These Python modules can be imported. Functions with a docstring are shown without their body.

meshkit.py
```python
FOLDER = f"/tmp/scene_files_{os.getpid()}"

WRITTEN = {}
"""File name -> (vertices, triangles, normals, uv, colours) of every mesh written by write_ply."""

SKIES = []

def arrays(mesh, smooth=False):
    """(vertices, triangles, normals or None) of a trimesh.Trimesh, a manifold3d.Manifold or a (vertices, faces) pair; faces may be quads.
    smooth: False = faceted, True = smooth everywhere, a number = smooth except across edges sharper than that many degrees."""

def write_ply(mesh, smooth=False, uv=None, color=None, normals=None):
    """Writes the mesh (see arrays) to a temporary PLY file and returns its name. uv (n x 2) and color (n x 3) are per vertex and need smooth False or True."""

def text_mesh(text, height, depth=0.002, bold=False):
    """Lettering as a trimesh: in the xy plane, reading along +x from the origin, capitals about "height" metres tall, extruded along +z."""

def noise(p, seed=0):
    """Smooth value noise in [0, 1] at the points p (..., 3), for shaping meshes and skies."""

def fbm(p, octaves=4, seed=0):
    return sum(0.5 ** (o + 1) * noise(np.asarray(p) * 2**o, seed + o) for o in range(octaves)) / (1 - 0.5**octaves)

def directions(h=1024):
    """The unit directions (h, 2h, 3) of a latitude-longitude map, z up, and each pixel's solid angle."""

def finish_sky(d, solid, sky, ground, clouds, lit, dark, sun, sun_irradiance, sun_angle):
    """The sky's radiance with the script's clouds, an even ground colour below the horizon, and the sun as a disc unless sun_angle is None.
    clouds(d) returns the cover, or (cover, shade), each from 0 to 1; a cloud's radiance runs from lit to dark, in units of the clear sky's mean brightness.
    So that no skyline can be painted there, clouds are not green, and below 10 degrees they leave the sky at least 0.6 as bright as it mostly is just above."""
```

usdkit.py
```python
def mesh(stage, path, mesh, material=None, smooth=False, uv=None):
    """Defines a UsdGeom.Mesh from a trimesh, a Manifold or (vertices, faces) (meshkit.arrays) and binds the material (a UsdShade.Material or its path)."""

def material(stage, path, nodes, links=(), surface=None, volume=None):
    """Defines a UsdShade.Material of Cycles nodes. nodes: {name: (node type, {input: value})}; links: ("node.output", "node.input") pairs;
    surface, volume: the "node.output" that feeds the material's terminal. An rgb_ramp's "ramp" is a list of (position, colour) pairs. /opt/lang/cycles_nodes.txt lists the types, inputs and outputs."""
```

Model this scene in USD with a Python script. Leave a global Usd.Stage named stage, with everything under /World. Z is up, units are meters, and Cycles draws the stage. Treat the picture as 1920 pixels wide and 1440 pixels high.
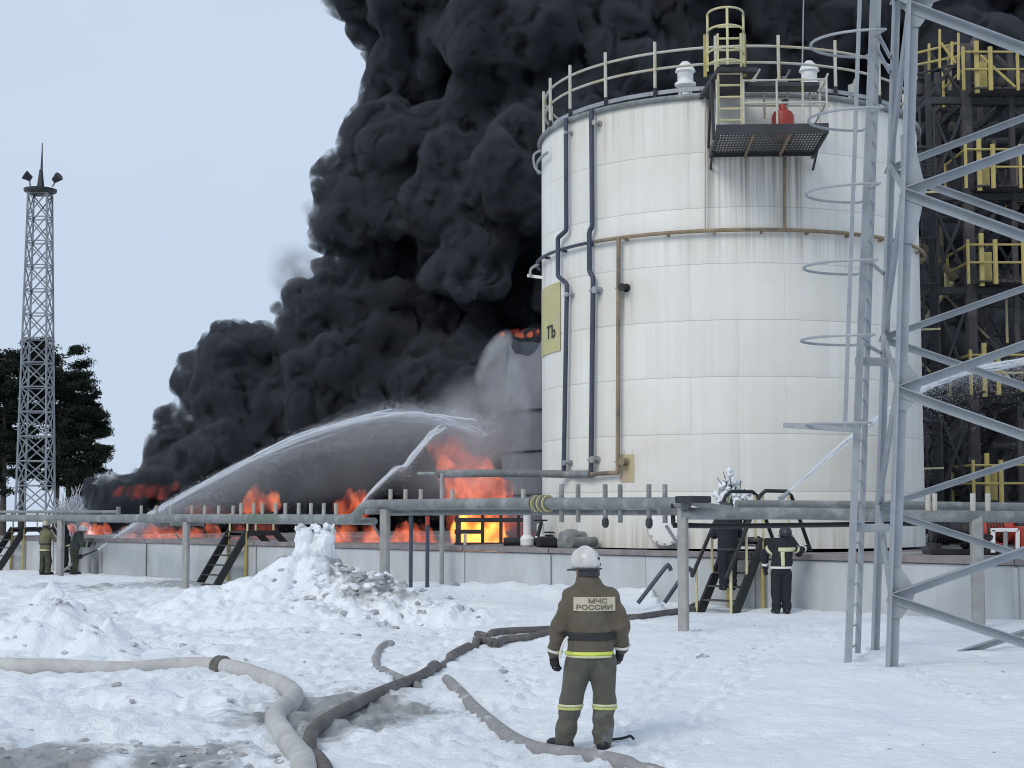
import math, random
import numpy as np, trimesh
import shapely.geometry as sg
from scipy.spatial import cKDTree
from scipy.ndimage import gaussian_filter
import usdkit, meshkit
from meshkit import noise, fbm
from pxr import Usd, UsdGeom, UsdLux, UsdShade, Gf, Sdf, Vt

stage = Usd.Stage.CreateInMemory()
UsdGeom.SetStageUpAxis(stage, "Z")
UsdGeom.SetStageMetersPerUnit(stage, 1.0)
UsdGeom.Xform.Define(stage, "/World")
UsdGeom.Scope.Define(stage, "/World/Looks")
rng = np.random.default_rng(7)
random.seed(7)
PI = math.pi

# ------------------------------------------------------------------ camera, sky, sun, exposure
EYE = np.array([0.0, 0.0, 2.1])
FPX = 2900.0
PITCH = math.atan(240 / FPX)
cam = UsdGeom.Camera.Define(stage, "/World/camera")
cam.CreateHorizontalApertureAttr(36.0)
cam.CreateVerticalApertureAttr(27.0)
cam.CreateFocalLengthAttr(36.0 * FPX / 1920)
cam.CreateClippingRangeAttr(Gf.Vec2f(0.1, 20000))
cam.CreateExposureAttr(0.03)
cam.AddTranslateOp().Set(Gf.Vec3d(*EYE))
cam.AddRotateXOp().Set(90 + math.degrees(PITCH))

SUN_EL, SUN_AZ = math.radians(38), math.radians(215)       # thin brightness behind the overcast, from behind the camera to its left
sun_dir = np.array([math.sin(SUN_AZ) * math.cos(SUN_EL), math.cos(SUN_AZ) * math.cos(SUN_EL), math.sin(SUN_EL)])
M_sky = usdkit.material(stage, "/World/Looks/sky", {
    "sky": ("sky_texture", {"sky_type": "single_scattering", "sun_disc": False, "sun_elevation": SUN_EL, "sun_rotation": SUN_AZ}),
    "tc": ("texture_coordinate", {}),
    "map": ("mapping", {"scale": (1.0, 1.0, 2.2)}),
    "n": ("noise_texture", {"scale": 1.7, "detail": 4.0, "roughness": 0.5}),
    "ramp": ("rgb_ramp", {"ramp": [(0.25, (5.3, 6.45, 8.1)), (0.75, (6.2, 7.2, 8.65))]}),
    "mix": ("mix", {"fac": 0.92}),
    "bg": ("background_shader", {"strength": 0.1}),
}, [("tc.generated", "map.vector"), ("map.vector", "n.vector"), ("n.fac", "ramp.fac"), ("sky.color", "mix.color1"), ("ramp.color", "mix.color2"),
    ("mix.color", "bg.color")], surface="bg.background")
dome = UsdLux.DomeLight.Define(stage, "/World/sky")
dome.GetPrim().SetCustomDataByKey("kind", "structure")
UsdShade.MaterialBindingAPI.Apply(dome.GetPrim()).Bind(M_sky)
sun = UsdLux.DistantLight.Define(stage, "/World/sun")
sun.CreateNormalizeAttr(True)
sun.CreateIntensityAttr(0.40)
sun.CreateAngleAttr(25.0)
sun.CreateColorAttr(Gf.Vec3f(1.0, 0.96, 0.9))
sun.AddRotateXYZOp().Set(Gf.Vec3f(90 - math.degrees(SUN_EL), 0, 180 - math.degrees(SUN_AZ)))

# ------------------------------------------------------------------ picture -> place
CP, SP_ = math.cos(PITCH), math.sin(PITCH)
def ray(px, py):
    a, b = (px - 960) / FPX, (720 - py) / FPX
    return np.array([a, CP - b * SP_, SP_ + b * CP])
def W(px, py, Y):
    d = ray(px, py)
    return EYE + d * (Y / d[1])
def G(px, py, z=0.0):
    d = ray(px, py)
    return EYE + d * ((z - EYE[2]) / d[2])
def proj(p):
    q = np.asarray(p, float) - EYE
    f = q[1] * CP + q[2] * SP_
    u = -q[1] * SP_ + q[2] * CP
    return 960 + FPX * q[0] / f, 720 - FPX * u / f

# ------------------------------------------------------------------ scene tree helpers
_used = {}
def numbered(parent, name):
    k = (parent, name)
    n = _used.get(k, 0)
    _used[k] = n + 1
    return name if n == 0 else f"{name}_{n:03d}"
_loc = {}
def path_of(parent):
    return "/World" if parent is None else str(parent.GetPath())
def keys(prim, label=None, cat=None, group=None, kind=None):
    for k, v in (("label", label), ("category", cat), ("group", group), ("kind", kind)):
        if v:
            prim.SetCustomDataByKey(k, v)
    return prim
def thing(name, label, cat, loc=(0, 0, 0), group=None, kind=None):
    p = "/World/" + numbered("/World", name)
    x = UsdGeom.Xform.Define(stage, p)
    x.AddTranslateOp().Set(Gf.Vec3d(*map(float, loc)))
    _loc[p] = np.array(loc, float)
    return keys(x.GetPrim(), label, cat, group, kind)
def tri(m):
    if isinstance(m, MB):
        m = m.get()
    if isinstance(m, trimesh.Trimesh):
        return np.array(m.vertices), np.array(m.faces)
    v, f = np.asarray(m[0], float), np.asarray(m[1], int)
    if f.shape[1] == 4:
        f = np.vstack([f[:, [0, 1, 2]], f[:, [0, 2, 3]]])
    return v, f
def obj(name, mesh, mat, parent=None, smooth=False, label=None, cat=None, group=None, kind=None, attrs=None):
    v, f = tri(mesh)
    base = path_of(parent)
    off = _loc.get(base, np.zeros(3))
    p = base + "/" + numbered(base, name)
    if attrs is not None:
        smooth = True
    m = usdkit.mesh(stage, p, (v - off, f), mat, smooth=smooth)
    _loc[p] = off
    if attrs:
        for k, a in attrs.items():
            UsdGeom.PrimvarsAPI(m).CreatePrimvar(k, Sdf.ValueTypeNames.FloatArray, "vertex").Set(Vt.FloatArray.FromNumpy(np.asarray(a, np.float32)))
    return keys(m.GetPrim(), label, cat, group, kind)
def copy_thing(root, name, loc, rotz=0.0, label=None, group=None, cat=None):
    p = "/World/" + numbered("/World", name)
    x = UsdGeom.Xform.Define(stage, p)
    x.GetPrim().GetReferences().AddInternalReference(root.GetPath())
    x.ClearXformOpOrder()
    x.AddTranslateOp().Set(Gf.Vec3d(*map(float, loc)))
    if rotz:
        x.AddRotateZOp().Set(math.degrees(rotz))
    x.GetPrim().SetInstanceable(True)
    return keys(x.GetPrim(), label, cat, group)

# ------------------------------------------------------------------ mesh helpers
class MB:
    def __init__(s):
        s.v, s.f, s.n = [], [], 0
    def add(s, m):
        v, f = tri(m)
        s.v.append(v); s.f.append(f + s.n); s.n += len(v)
        return s
    def get(s):
        return np.vstack(s.v), np.vstack(s.f)
def unit(a):
    a = np.asarray(a, float)
    return a / max(np.linalg.norm(a), 1e-12)
def frame(d, up=(0, 0, 1)):
    d = unit(d)
    up = np.asarray(up, float)
    if abs(d @ unit(up)) > 0.98:
        up = np.array([0, 1.0, 0]) if abs(d[1]) < 0.9 else np.array([1.0, 0, 0])
    s = unit(np.cross(d, up))
    return d, s, np.cross(s, d)
def prism(poly, p, q, up=(0, 0, 1)):
    """closed sweep of a 2D polygon (ccw; x along side, y along up) from p to q"""
    p, q = np.asarray(p, float), np.asarray(q, float)
    d, s, u = frame(q - p, up)
    poly = np.asarray(poly, float)
    ring = poly[:, :1] * s + poly[:, 1:] * u
    n = len(poly)
    v = np.vstack([p + ring, q + ring, [p + ring.mean(0)], [q + ring.mean(0)]])
    f = []
    for i in range(n):
        j = (i + 1) % n
        f += [(i, j, n + j), (i, n + j, n + i), (2 * n, j, i), (2 * n + 1, n + i, n + j)]
    return v, np.array(f)
def beam(p, q, w, h, up=(0, 0, 1)):
    c = min(w, h) * 0.12
    x, y = w / 2, h / 2
    return prism([(-x + c, -y), (x - c, -y), (x, -y + c), (x, y - c), (x - c, y), (-x + c, y), (-x, y - c), (-x, -y + c)], p, q, up)
def angle(p, q, w, t, up=(0, 0, 1), flip=1):
    """L section: two thin plates"""
    d, s, u = frame(np.asarray(q, float) - np.asarray(p, float), up)
    a = prism([(0, 0), (w, 0), (w, t), (0, t)] if flip > 0 else [(-w, 0), (0, 0), (0, t), (-w, t)], p, q, up)
    b = prism([(0, t), (t, t), (t, w), (0, w)] if flip > 0 else [(-t, t), (0, t), (0, w), (-t, w)], p, q, up)
    return MB().add(a).add(b).get()
def rod(p, q, r, n=8, r2=None):
    p, q = np.asarray(p, float), np.asarray(q, float)
    d, s, u = frame(q - p)
    t = np.arange(n) / n * 2 * PI
    ring = np.cos(t)[:, None] * s + np.sin(t)[:, None] * u
    r2 = r if r2 is None else r2
    v = np.vstack([p + ring * r, q + ring * r2, [p], [q]])
    f = []
    for i in range(n):
        j = (i + 1) % n
        f += [(i, j, n + j), (i, n + j, n + i), (2 * n, j, i), (2 * n + 1, n + i, n + j)]
    return v, np.array(f)
def tube(path, r, n=10, closed=False, caps=True):
    P = np.asarray(path, float)
    m = len(P)
    r = np.broadcast_to(np.asarray(r, float), (m,))
    T = np.gradient(P, axis=0) if not closed else (np.roll(P, -1, 0) - np.roll(P, 1, 0))
    T /= np.maximum(np.linalg.norm(T, axis=1, keepdims=True), 1e-9)
    d, s, u = frame(T[0])
    S = [s]
    for i in range(1, m):
        x = S[-1] - T[i] * (S[-1] @ T[i])
        S.append(unit(x))
    S = np.array(S); U = np.cross(S, T)
    t = np.arange(n) / n * 2 * PI
    v = (P[:, None] + r[:, None, None] * (np.cos(t)[None, :, None] * S[:, None] - np.sin(t)[None, :, None] * U[:, None])).reshape(-1, 3)
    f = []
    for i in range(m if closed else m - 1):
        k = (i + 1) % m
        for j in range(n):
            l = (j + 1) % n
            f += [(i * n + j, i * n + l, k * n + l), (i * n + j, k * n + l, k * n + j)]
    if not closed and caps:
        a, b = len(v), len(v) + 1
        v = np.vstack([v, P[:1], P[-1:]])
        for j in range(n):
            l = (j + 1) % n
            f += [(a, l, j), (b, (m - 1) * n + j, (m - 1) * n + l)]
    v, f = np.array(v), np.array(f)
    tm = trimesh.Trimesh(v, f, process=False)
    if tm.volume < 0:
        f = f[:, ::-1]
    return v, f
def smooth_path(pts, n=60):
    P = np.asarray(pts, float)
    P = np.vstack([2 * P[0] - P[1], P, 2 * P[-1] - P[-2]])
    out = []
    seg = len(P) - 3
    for i in range(seg):
        k = max(2, n // seg)
        t = np.linspace(0, 1, k, endpoint=(i == seg - 1))[:, None]
        a, b, c, d = P[i:i + 4]
        out.append(0.5 * (2 * b + (c - a) * t + (2 * a - 5 * b + 4 * c - d) * t ** 2 + (3 * b - a - 3 * c + d) * t ** 3))
    return np.vstack(out)
def box(c, size, rotz=0.0, bev=0.0):
    sx, sy, sz = np.asarray(size, float) / 2
    if bev <= 0:
        m = trimesh.creation.box(np.asarray(size, float))
        v, f = np.array(m.vertices), np.array(m.faces)
    else:
        import manifold3d as m3
        pts = [(x * (sx - (bev if k != 0 else 0)), y * (sy - (bev if k != 1 else 0)), z * (sz - (bev if k != 2 else 0)))
               for x in (-1, 1) for y in (-1, 1) for z in (-1, 1) for k in range(3)]
        mm = m3.Manifold.hull_points(np.array(pts)).to_mesh()
        v, f = np.array(mm.vert_properties[:, :3], float), np.array(mm.tri_verts)
    c_, s_ = math.cos(rotz), math.sin(rotz)
    v = v @ np.array([[c_, s_, 0], [-s_, c_, 0], [0, 0, 1]])
    return v + np.asarray(c, float), f
def lathe(profile, c, n=24, axis=(0, 0, 1)):
    """profile: (r, h) pairs from bottom to top, turned about axis through c; ends closed when r = 0"""
    d = unit(axis)
    _, s, u = frame(d, (0, 1, 0) if abs(d[1]) < 0.9 else (1, 0, 0))
    pr = np.asarray(profile, float)
    t = np.arange(n) / n * 2 * PI
    ring = np.cos(t)[:, None] * s + np.sin(t)[:, None] * u
    v = (np.asarray(c, float) + pr[:, None, :1] * ring[None] + pr[:, None, 1:] * d).reshape(-1, 3)
    f = []
    for i in range(len(pr) - 1):
        for j in range(n):
            l = (j + 1) % n
            f += [(i * n + j, i * n + l, (i + 1) * n + l), (i * n + j, (i + 1) * n + l, (i + 1) * n + j)]
    f = np.array(f)
    if trimesh.Trimesh(v, f, process=False).volume < 0:
        f = f[:, ::-1]
    return v, f
def blob(c, r, seed=0, sub=2, amp=0.25, freq=1.6, scale=(1, 1, 1)):
    m = trimesh.creation.icosphere(sub, 1.0)
    v = np.array(m.vertices)
    k = 1 + amp * (fbm(v * freq + seed * 7.3, 3, seed) - 0.5) * 2
    return v * k[:, None] * r * np.asarray(scale) + np.asarray(c, float), np.array(m.faces)

# ------------------------------------------------------------------ implicit shapes
def surface_nets(F, org, h):
    nx, ny, nz = F.shape
    dims = np.array([nx - 1, ny - 1, nz - 1])
    ncell = dims.prod()
    neg = F < 0
    cells, pos, quads = [], [], []
    for ax in range(3):
        a = [slice(None)] * 3; b = [slice(None)] * 3
        a[ax] = slice(0, -1); b[ax] = slice(1, None)
        A, B = neg[tuple(a)], neg[tuple(b)]
        idx = np.argwhere(A != B)
        if not len(idx):
            continue
        i2 = idx.copy(); i2[:, ax] += 1
        fa = F[tuple(idx.T)]; fb = F[tuple(i2.T)]
        t = fa / (fa - fb)
        pt = idx.astype(float); pt[:, ax] += t
        o1, o2 = [x for x in range(3) if x != ax]
        four, ok4 = [], np.ones(len(idx), bool)
        for d1, d2 in ((0, 0), (1, 0), (1, 1), (0, 1)):
            c = idx.copy(); c[:, o1] -= d1; c[:, o2] -= d2
            ok = ((c >= 0) & (c < dims)).all(1)
            ok4 &= ok
            lin = (c[:, 0] * dims[1] + c[:, 1]) * dims[2] + c[:, 2]
            cells.append(lin[ok]); pos.append(pt[ok])
            four.append(lin)
        q = np.stack(four, 1)[ok4]
        sgn = (fa < 0)[ok4]
        if ax == 1:
            sgn = ~sgn
        q[sgn] = q[sgn][:, ::-1]
        quads.append(q)
    cells = np.concatenate(cells); pos = np.vstack(pos); quads = np.vstack(quads)
    used, inv = np.unique(cells, return_inverse=True)
    cnt = np.bincount(inv)
    v = np.stack([np.bincount(inv, pos[:, k]) / cnt for k in range(3)], 1)
    q = np.searchsorted(used, quads)[:, ::-1]
    f = np.vstack([q[:, [0, 1, 2]], q[:, [0, 2, 3]]])
    return v * h + np.asarray(org, float), f
def relax(v, f, n=1, lam=0.5):
    import scipy.sparse as sp
    e = np.vstack([f[:, [0, 1]], f[:, [1, 2]], f[:, [2, 0]]])
    e = np.vstack([e, e[:, ::-1]])
    A = sp.coo_matrix((np.ones(len(e)), (e[:, 0], e[:, 1])), shape=(len(v), len(v))).tocsr()
    d = np.maximum(np.array(A.sum(1)).ravel(), 1)
    for _ in range(n):
        v = v + lam * ((A @ v) / d[:, None] - v)
    return v
def grid(lo, hi, h):
    lo, hi = np.asarray(lo, float), np.asarray(hi, float)
    n = np.ceil((hi - lo) / h).astype(int) + 1
    X = np.stack(np.meshgrid(*[lo[k] + h * np.arange(n[k]) for k in range(3)], indexing="ij"), -1)
    return X, lo
def smin(a, b, k):
    t = np.clip(0.5 + 0.5 * (b - a) / k, 0, 1)
    return b * (1 - t) + a * t - k * t * (1 - t)
def bone(P, a, b, ra, rb, sq=None):
    """round cone; sq: (axis index, factor) squashes the section along that axis"""
    a, b = np.asarray(a, float), np.asarray(b, float)
    if sq is not None:
        P = P.copy(); a = a.copy(); b = b.copy()
        P[..., sq[0]] /= sq[1]; a[sq[0]] /= sq[1]; b[sq[0]] /= sq[1]
    ab = b - a
    t = np.clip(((P - a) @ ab) / max(ab @ ab, 1e-12), 0, 1)
    return np.linalg.norm(P - a - t[..., None] * ab, axis=-1) - (ra + (rb - ra) * t)
def union(P, bones, k):
    F = None
    for bn in bones:
        d = bone(P, *bn)
        F = d if F is None else smin(F, d, k)
    return F
def bones_box(bones, pad):
    pts = np.array([np.asarray(x, float) + s * max(b[2], b[3]) for b in bones for x in (b[0], b[1]) for s in (-1, 1)])
    return pts.min(0) - pad, pts.max(0) + pad
def solid(bones, k, h, extra=None, pad=0.04):
    lo, hi = bones_box(bones, pad)
    X, o = grid(lo, hi, h)
    F = union(X, bones, k)
    if extra is not None:
        F = extra(X, F)
    v, f = surface_nets(F, o, h)
    return relax(v, f, 1, 0.4), f
# ------------------------------------------------------------------ materials
def mat(name, col, rough=0.6, var=0.12, scale=6.0, bump=0.0, bscale=40.0, metal=0.0, spec=0.4, dirt=None, dscale=1.5, dlo=0.5, dhi=0.68, stretch=(1, 1, 1), coat=0.0, sheen=0.0):
    c = np.asarray(col, float)
    nodes = {"g": ("geometry", {}), "mp": ("mapping", {"scale": stretch}), "n": ("noise_texture", {"scale": scale, "detail": 5.0, "roughness": 0.6}),
             "r": ("rgb_ramp", {"ramp": [(0.3, tuple(c * (1 - var))), (0.7, tuple(np.minimum(c * (1 + var), 0.95)))]}),
             "p": ("principled_bsdf", {"roughness": rough, "metallic": metal, "specular_ior_level": spec, "coat_weight": coat, "sheen_weight": sheen})}
    links = [("g.position", "mp.vector"), ("mp.vector", "n.vector"), ("n.fac", "r.fac")]
    out = "r.color"
    if dirt is not None:
        nodes |= {"dn": ("noise_texture", {"scale": dscale, "detail": 6.0, "roughness": 0.65}), "dr": ("map_range", {"from_min": dlo, "from_max": dhi, "clamp": True}),
                  "dm": ("mix", {"color2": dirt})}
        links += [("mp.vector", "dn.vector"), ("dn.fac", "dr.value"), ("dr.result", "dm.fac"), (out, "dm.color1")]
        out = "dm.color"
    links.append((out, "p.base_color"))
    if bump > 0:
        nodes |= {"bn": ("noise_texture", {"scale": bscale, "detail": 4.0}), "b": ("bump", {"strength": 0.6, "distance": bump})}
        links += [("g.position", "bn.vector"), ("bn.fac", "b.height"), ("b.normal", "p.normal")]
    return usdkit.material(stage, "/World/Looks/" + name, nodes, links, surface="p.BSDF")

M = {}
# snow: clean white with grey-brown bare ground where the mesh says so ("dirt"), all relief small
M["snow"] = usdkit.material(stage, "/World/Looks/snow", {
    "g": ("geometry", {}), "n": ("noise_texture", {"scale": 0.9, "detail": 6.0, "roughness": 0.6}), "r": ("rgb_ramp", {"ramp": [(0.3, (0.76, 0.80, 0.85)), (0.65, (0.86, 0.88, 0.90))]}),
    "a": ("attribute", {"attribute": "dirt"}), "n2": ("noise_texture", {"scale": 4.0, "detail": 7.0, "roughness": 0.7}), "m1": ("math", {"math_type": "multiply_add", "value2": 1.2, "value3": -0.6}),
    "m2": ("math", {"math_type": "add"}), "mr": ("map_range", {"from_min": 0.42, "from_max": 0.78, "clamp": True}),
    "dn": ("noise_texture", {"scale": 3.0, "detail": 5.0, "roughness": 0.7}), "dr": ("rgb_ramp", {"ramp": [(0.3, (0.22, 0.225, 0.235)), (0.5, (0.33, 0.33, 0.335)), (0.72, (0.52, 0.53, 0.54))]}),
    "mix": ("mix", {}), "bn": ("noise_texture", {"scale": 10.0, "detail": 7.0, "roughness": 0.7}), "b": ("bump", {"strength": 0.8, "distance": 0.08}),
    "rr": ("map_range", {"from_min": 0.0, "from_max": 1.0, "to_min": 0.75, "to_max": 0.35}),
    "p": ("principled_bsdf", {"specular_ior_level": 0.3})},
    [("g.position", "n.vector"), ("n.fac", "r.fac"), ("g.position", "n2.vector"), ("n2.fac", "m1.value1"), ("m1.value", "m2.value1"), ("a.fac", "m2.value2"), ("m2.value", "mr.value"),
     ("g.position", "dn.vector"), ("dn.fac", "dr.fac"), ("mr.result", "mix.fac"), ("r.color", "mix.color1"), ("dr.color", "mix.color2"), ("mix.color", "p.base_color"),
     ("mr.result", "rr.value"), ("rr.result", "p.roughness"),
     ("g.position", "bn.vector"), ("bn.fac", "b.height"), ("b.normal", "p.normal")], surface="p.BSDF")
M["yard"] = mat("yard", (0.16, 0.15, 0.15), 0.7, 0.4, 1.5, 0.03, 9, dirt=(0.40, 0.40, 0.42), dscale=0.7, dlo=0.53, dhi=0.68)
M["concrete"] = mat("concrete", (0.42, 0.44, 0.45), 0.8, 0.1, 2.0, 0.004, 30, dirt=(0.36, 0.36, 0.36), dscale=0.9, dlo=0.5, dhi=0.75, stretch=(1, 1, 0.5))
M["coping"] = mat("coping", (0.2, 0.18, 0.18), 0.85, 0.25, 3.0, 0.006, 25)
M["pipe"] = mat("pipe", (0.16, 0.17, 0.17), 0.55, 0.2, 3.0, dirt=(0.30, 0.31, 0.31), dscale=2.2, dlo=0.5, dhi=0.7)
M["post"] = mat("post", (0.28, 0.28, 0.27), 0.6, 0.15, 4.0, dirt=(0.2, 0.16, 0.13), dscale=3, dlo=0.55, dhi=0.75)
M["galv"] = mat("galv", (0.29, 0.31, 0.33), 0.45, 0.12, 3.0, metal=0.15, dirt=(0.24, 0.26, 0.29), dscale=1.2, dlo=0.5, dhi=0.72)
M["dark_steel"] = mat("dark_steel", (0.03, 0.031, 0.036), 0.6, 0.3, 2.0)
M["soot_steel"] = mat("soot_steel", (0.045, 0.043, 0.045), 0.7, 0.4, 1.0, dirt=(0.14, 0.12, 0.11), dscale=0.8, dlo=0.55, dhi=0.7)
M["black"] = mat("black", (0.018, 0.018, 0.02), 0.55, 0.2, 8)
M["yellow"] = mat("yellow", (0.40, 0.325, 0.11), 0.5, 0.15, 3.0, dirt=(0.35, 0.3, 0.14), dscale=2.5, dlo=0.52, dhi=0.7)
M["pale_yellow"] = mat("pale_yellow", (0.55, 0.5, 0.27), 0.5, 0.15, 3.0, dirt=(0.4, 0.38, 0.3), dscale=2.5, dlo=0.5, dhi=0.7)
M["rail"] = mat("rail", (0.44, 0.43, 0.38), 0.5, 0.12, 3.0, dirt=(0.40, 0.36, 0.22), dscale=2.0, dlo=0.5, dhi=0.66)
M["red"] = mat("red", (0.34, 0.045, 0.03), 0.45, 0.2, 4.0)
M["white"] = mat("white", (0.74, 0.74, 0.73), 0.5, 0.06, 3.0)
M["rust_pipe"] = mat("rust_pipe", (0.25, 0.19, 0.12), 0.65, 0.25, 3.0, dirt=(0.12, 0.10, 0.09), dscale=1.4, dlo=0.5, dhi=0.65)
M["blue_pipe"] = mat("blue_pipe", (0.045, 0.055, 0.08), 0.5, 0.2, 3.0)
M["burnt"] = mat("burnt", (0.16, 0.165, 0.185), 0.6, 0.2, 0.5, dirt=(0.08, 0.075, 0.075), dscale=0.5, dlo=0.48, dhi=0.72, stretch=(1, 1, 0.4))
M["sign"] = mat("sign", (0.46, 0.43, 0.2), 0.6, 0.1, 1.0, dirt=(0.42, 0.33, 0.25), dscale=0.9, dlo=0.5, dhi=0.7)
M["ink"] = mat("ink", (0.03, 0.03, 0.025), 0.6, 0.1)
M["seam"] = mat("seam", (0.46, 0.45, 0.42), 0.7, 0.15, 3)
# tank paint: white with fine vertical run marks, warmer grime, per-plate tone, streaks where the gallery and the ring pipe drip
_tank_nodes = {
    "g": ("geometry", {}), "oi": ("object_info", {}), "mp": ("mapping", {"scale": (2.2, 2.2, 0.10)}), "n": ("noise_texture", {"scale": 1.6, "detail": 6.0, "roughness": 0.65}),
    "r": ("rgb_ramp", {"ramp": [(0.2, (0.67, 0.66, 0.615)), (0.5, (0.695, 0.685, 0.64)), (0.75, (0.74, 0.73, 0.70))]}),
    "n2": ("noise_texture", {"scale": 0.35, "detail": 5.0, "roughness": 0.6}), "r2": ("map_range", {"from_min": 0.45, "from_max": 0.7, "to_max": 0.45, "clamp": True}), "m2": ("mix", {"color2": (0.57, 0.53, 0.42)}),
    "orr": ("map_range", {"from_min": 0.0, "from_max": 1.0, "to_min": 0.955, "to_max": 1.03}), "m3": ("mix", {"mix_type": "multiply", "fac": 1.0}), "cc": ("combine_xyz", {}),
    "a": ("attribute", {"attribute": "stain"}), "mp3": ("mapping", {"scale": (3.4, 3.4, 0.06)}), "n3": ("noise_texture", {"scale": 1.7, "detail": 5.0, "roughness": 0.6}),
    "r3": ("map_range", {"from_min": 0.44, "from_max": 0.66, "clamp": True}), "mm": ("math", {"math_type": "multiply"}), "m4": ("mix", {"color2": (0.16, 0.12, 0.08)}),
    "p": ("principled_bsdf", {"roughness": 0.5, "specular_ior_level": 0.35})}
M["tank"] = usdkit.material(stage, "/World/Looks/tank", _tank_nodes,
    [("g.position", "mp.vector"), ("mp.vector", "n.vector"), ("n.fac", "r.fac"), ("g.position", "n2.vector"), ("n2.fac", "r2.value"), ("r2.result", "m2.fac"), ("r.color", "m2.color1"),
     ("oi.random", "orr.value"), ("orr.result", "cc.x"), ("orr.result", "cc.y"), ("orr.result", "cc.z"), ("m2.color", "m3.color1"), ("cc.vector", "m3.color2"),
     ("g.position", "mp3.vector"), ("mp3.vector", "n3.vector"), ("n3.fac", "r3.value"), ("r3.result", "mm.value1"), ("a.fac", "mm.value2"), ("mm.value", "m4.fac"), ("m3.color", "m4.color1"),
     ("m4.color", "p.base_color")], surface="p.BSDF")
# cloth, skin and gear
M["jacket"] = mat("jacket", (0.092, 0.076, 0.055), 0.9, 0.18, 9.0, 0.004, 60, dirt=(0.11, 0.095, 0.075), dscale=5, dlo=0.5, dhi=0.7, sheen=0.1)
M["trousers"] = mat("trousers", (0.078, 0.076, 0.06), 0.9, 0.2, 9.0, 0.004, 60, dirt=(0.15, 0.155, 0.17), dscale=4, dlo=0.55, dhi=0.72, sheen=0.1)
M["navy"] = mat("navy", (0.012, 0.014, 0.02), 0.85, 0.3, 9.0, 0.003, 60)
M["olive"] = mat("olive", (0.05, 0.052, 0.032), 0.9, 0.3, 6.0)
M["olive_light"] = mat("olive_light", (0.13, 0.12, 0.07), 0.9, 0.3, 6.0)
M["grey_cloth"] = mat("grey_cloth", (0.055, 0.065, 0.065), 0.9, 0.3, 6.0)
M["lime"] = mat("lime", (0.55, 0.62, 0.10), 0.6, 0.08, 9)
M["silver"] = mat("silver", (0.60, 0.60, 0.56), 0.5, 0.08, 9)
M["pale_band"] = mat("pale_band", (0.52, 0.53, 0.33), 0.6, 0.08, 9)
M["patch"] = mat("patch", (0.42, 0.38, 0.29), 0.7, 0.08, 20)
M["patch_ink"] = mat("patch_ink", (0.13, 0.11, 0.08), 0.8, 0.1, 20)
M["glove"] = mat("glove", (0.015, 0.015, 0.017), 0.8, 0.3, 20)
M["boot"] = mat("boot", (0.012, 0.012, 0.014), 0.45, 0.3, 12)
M["helmet"] = mat("helmet", (0.52, 0.505, 0.49), 0.45, 0.07, 12, dirt=(0.35, 0.33, 0.31), dscale=9, dlo=0.55, dhi=0.75, coat=0.3)
M["helmet_dark"] = mat("helmet_dark", (0.03, 0.03, 0.035), 0.4, 0.2, 12)
M["skin"] = mat("skin", (0.42, 0.25, 0.18), 0.55, 0.08, 14)
M["hose_pale"] = mat("hose_pale", (0.40, 0.395, 0.38), 0.85, 0.14, 6.0, 0.004, 50, dirt=(0.50, 0.50, 0.50), dscale=1.2, dlo=0.5, dhi=0.7)
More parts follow.
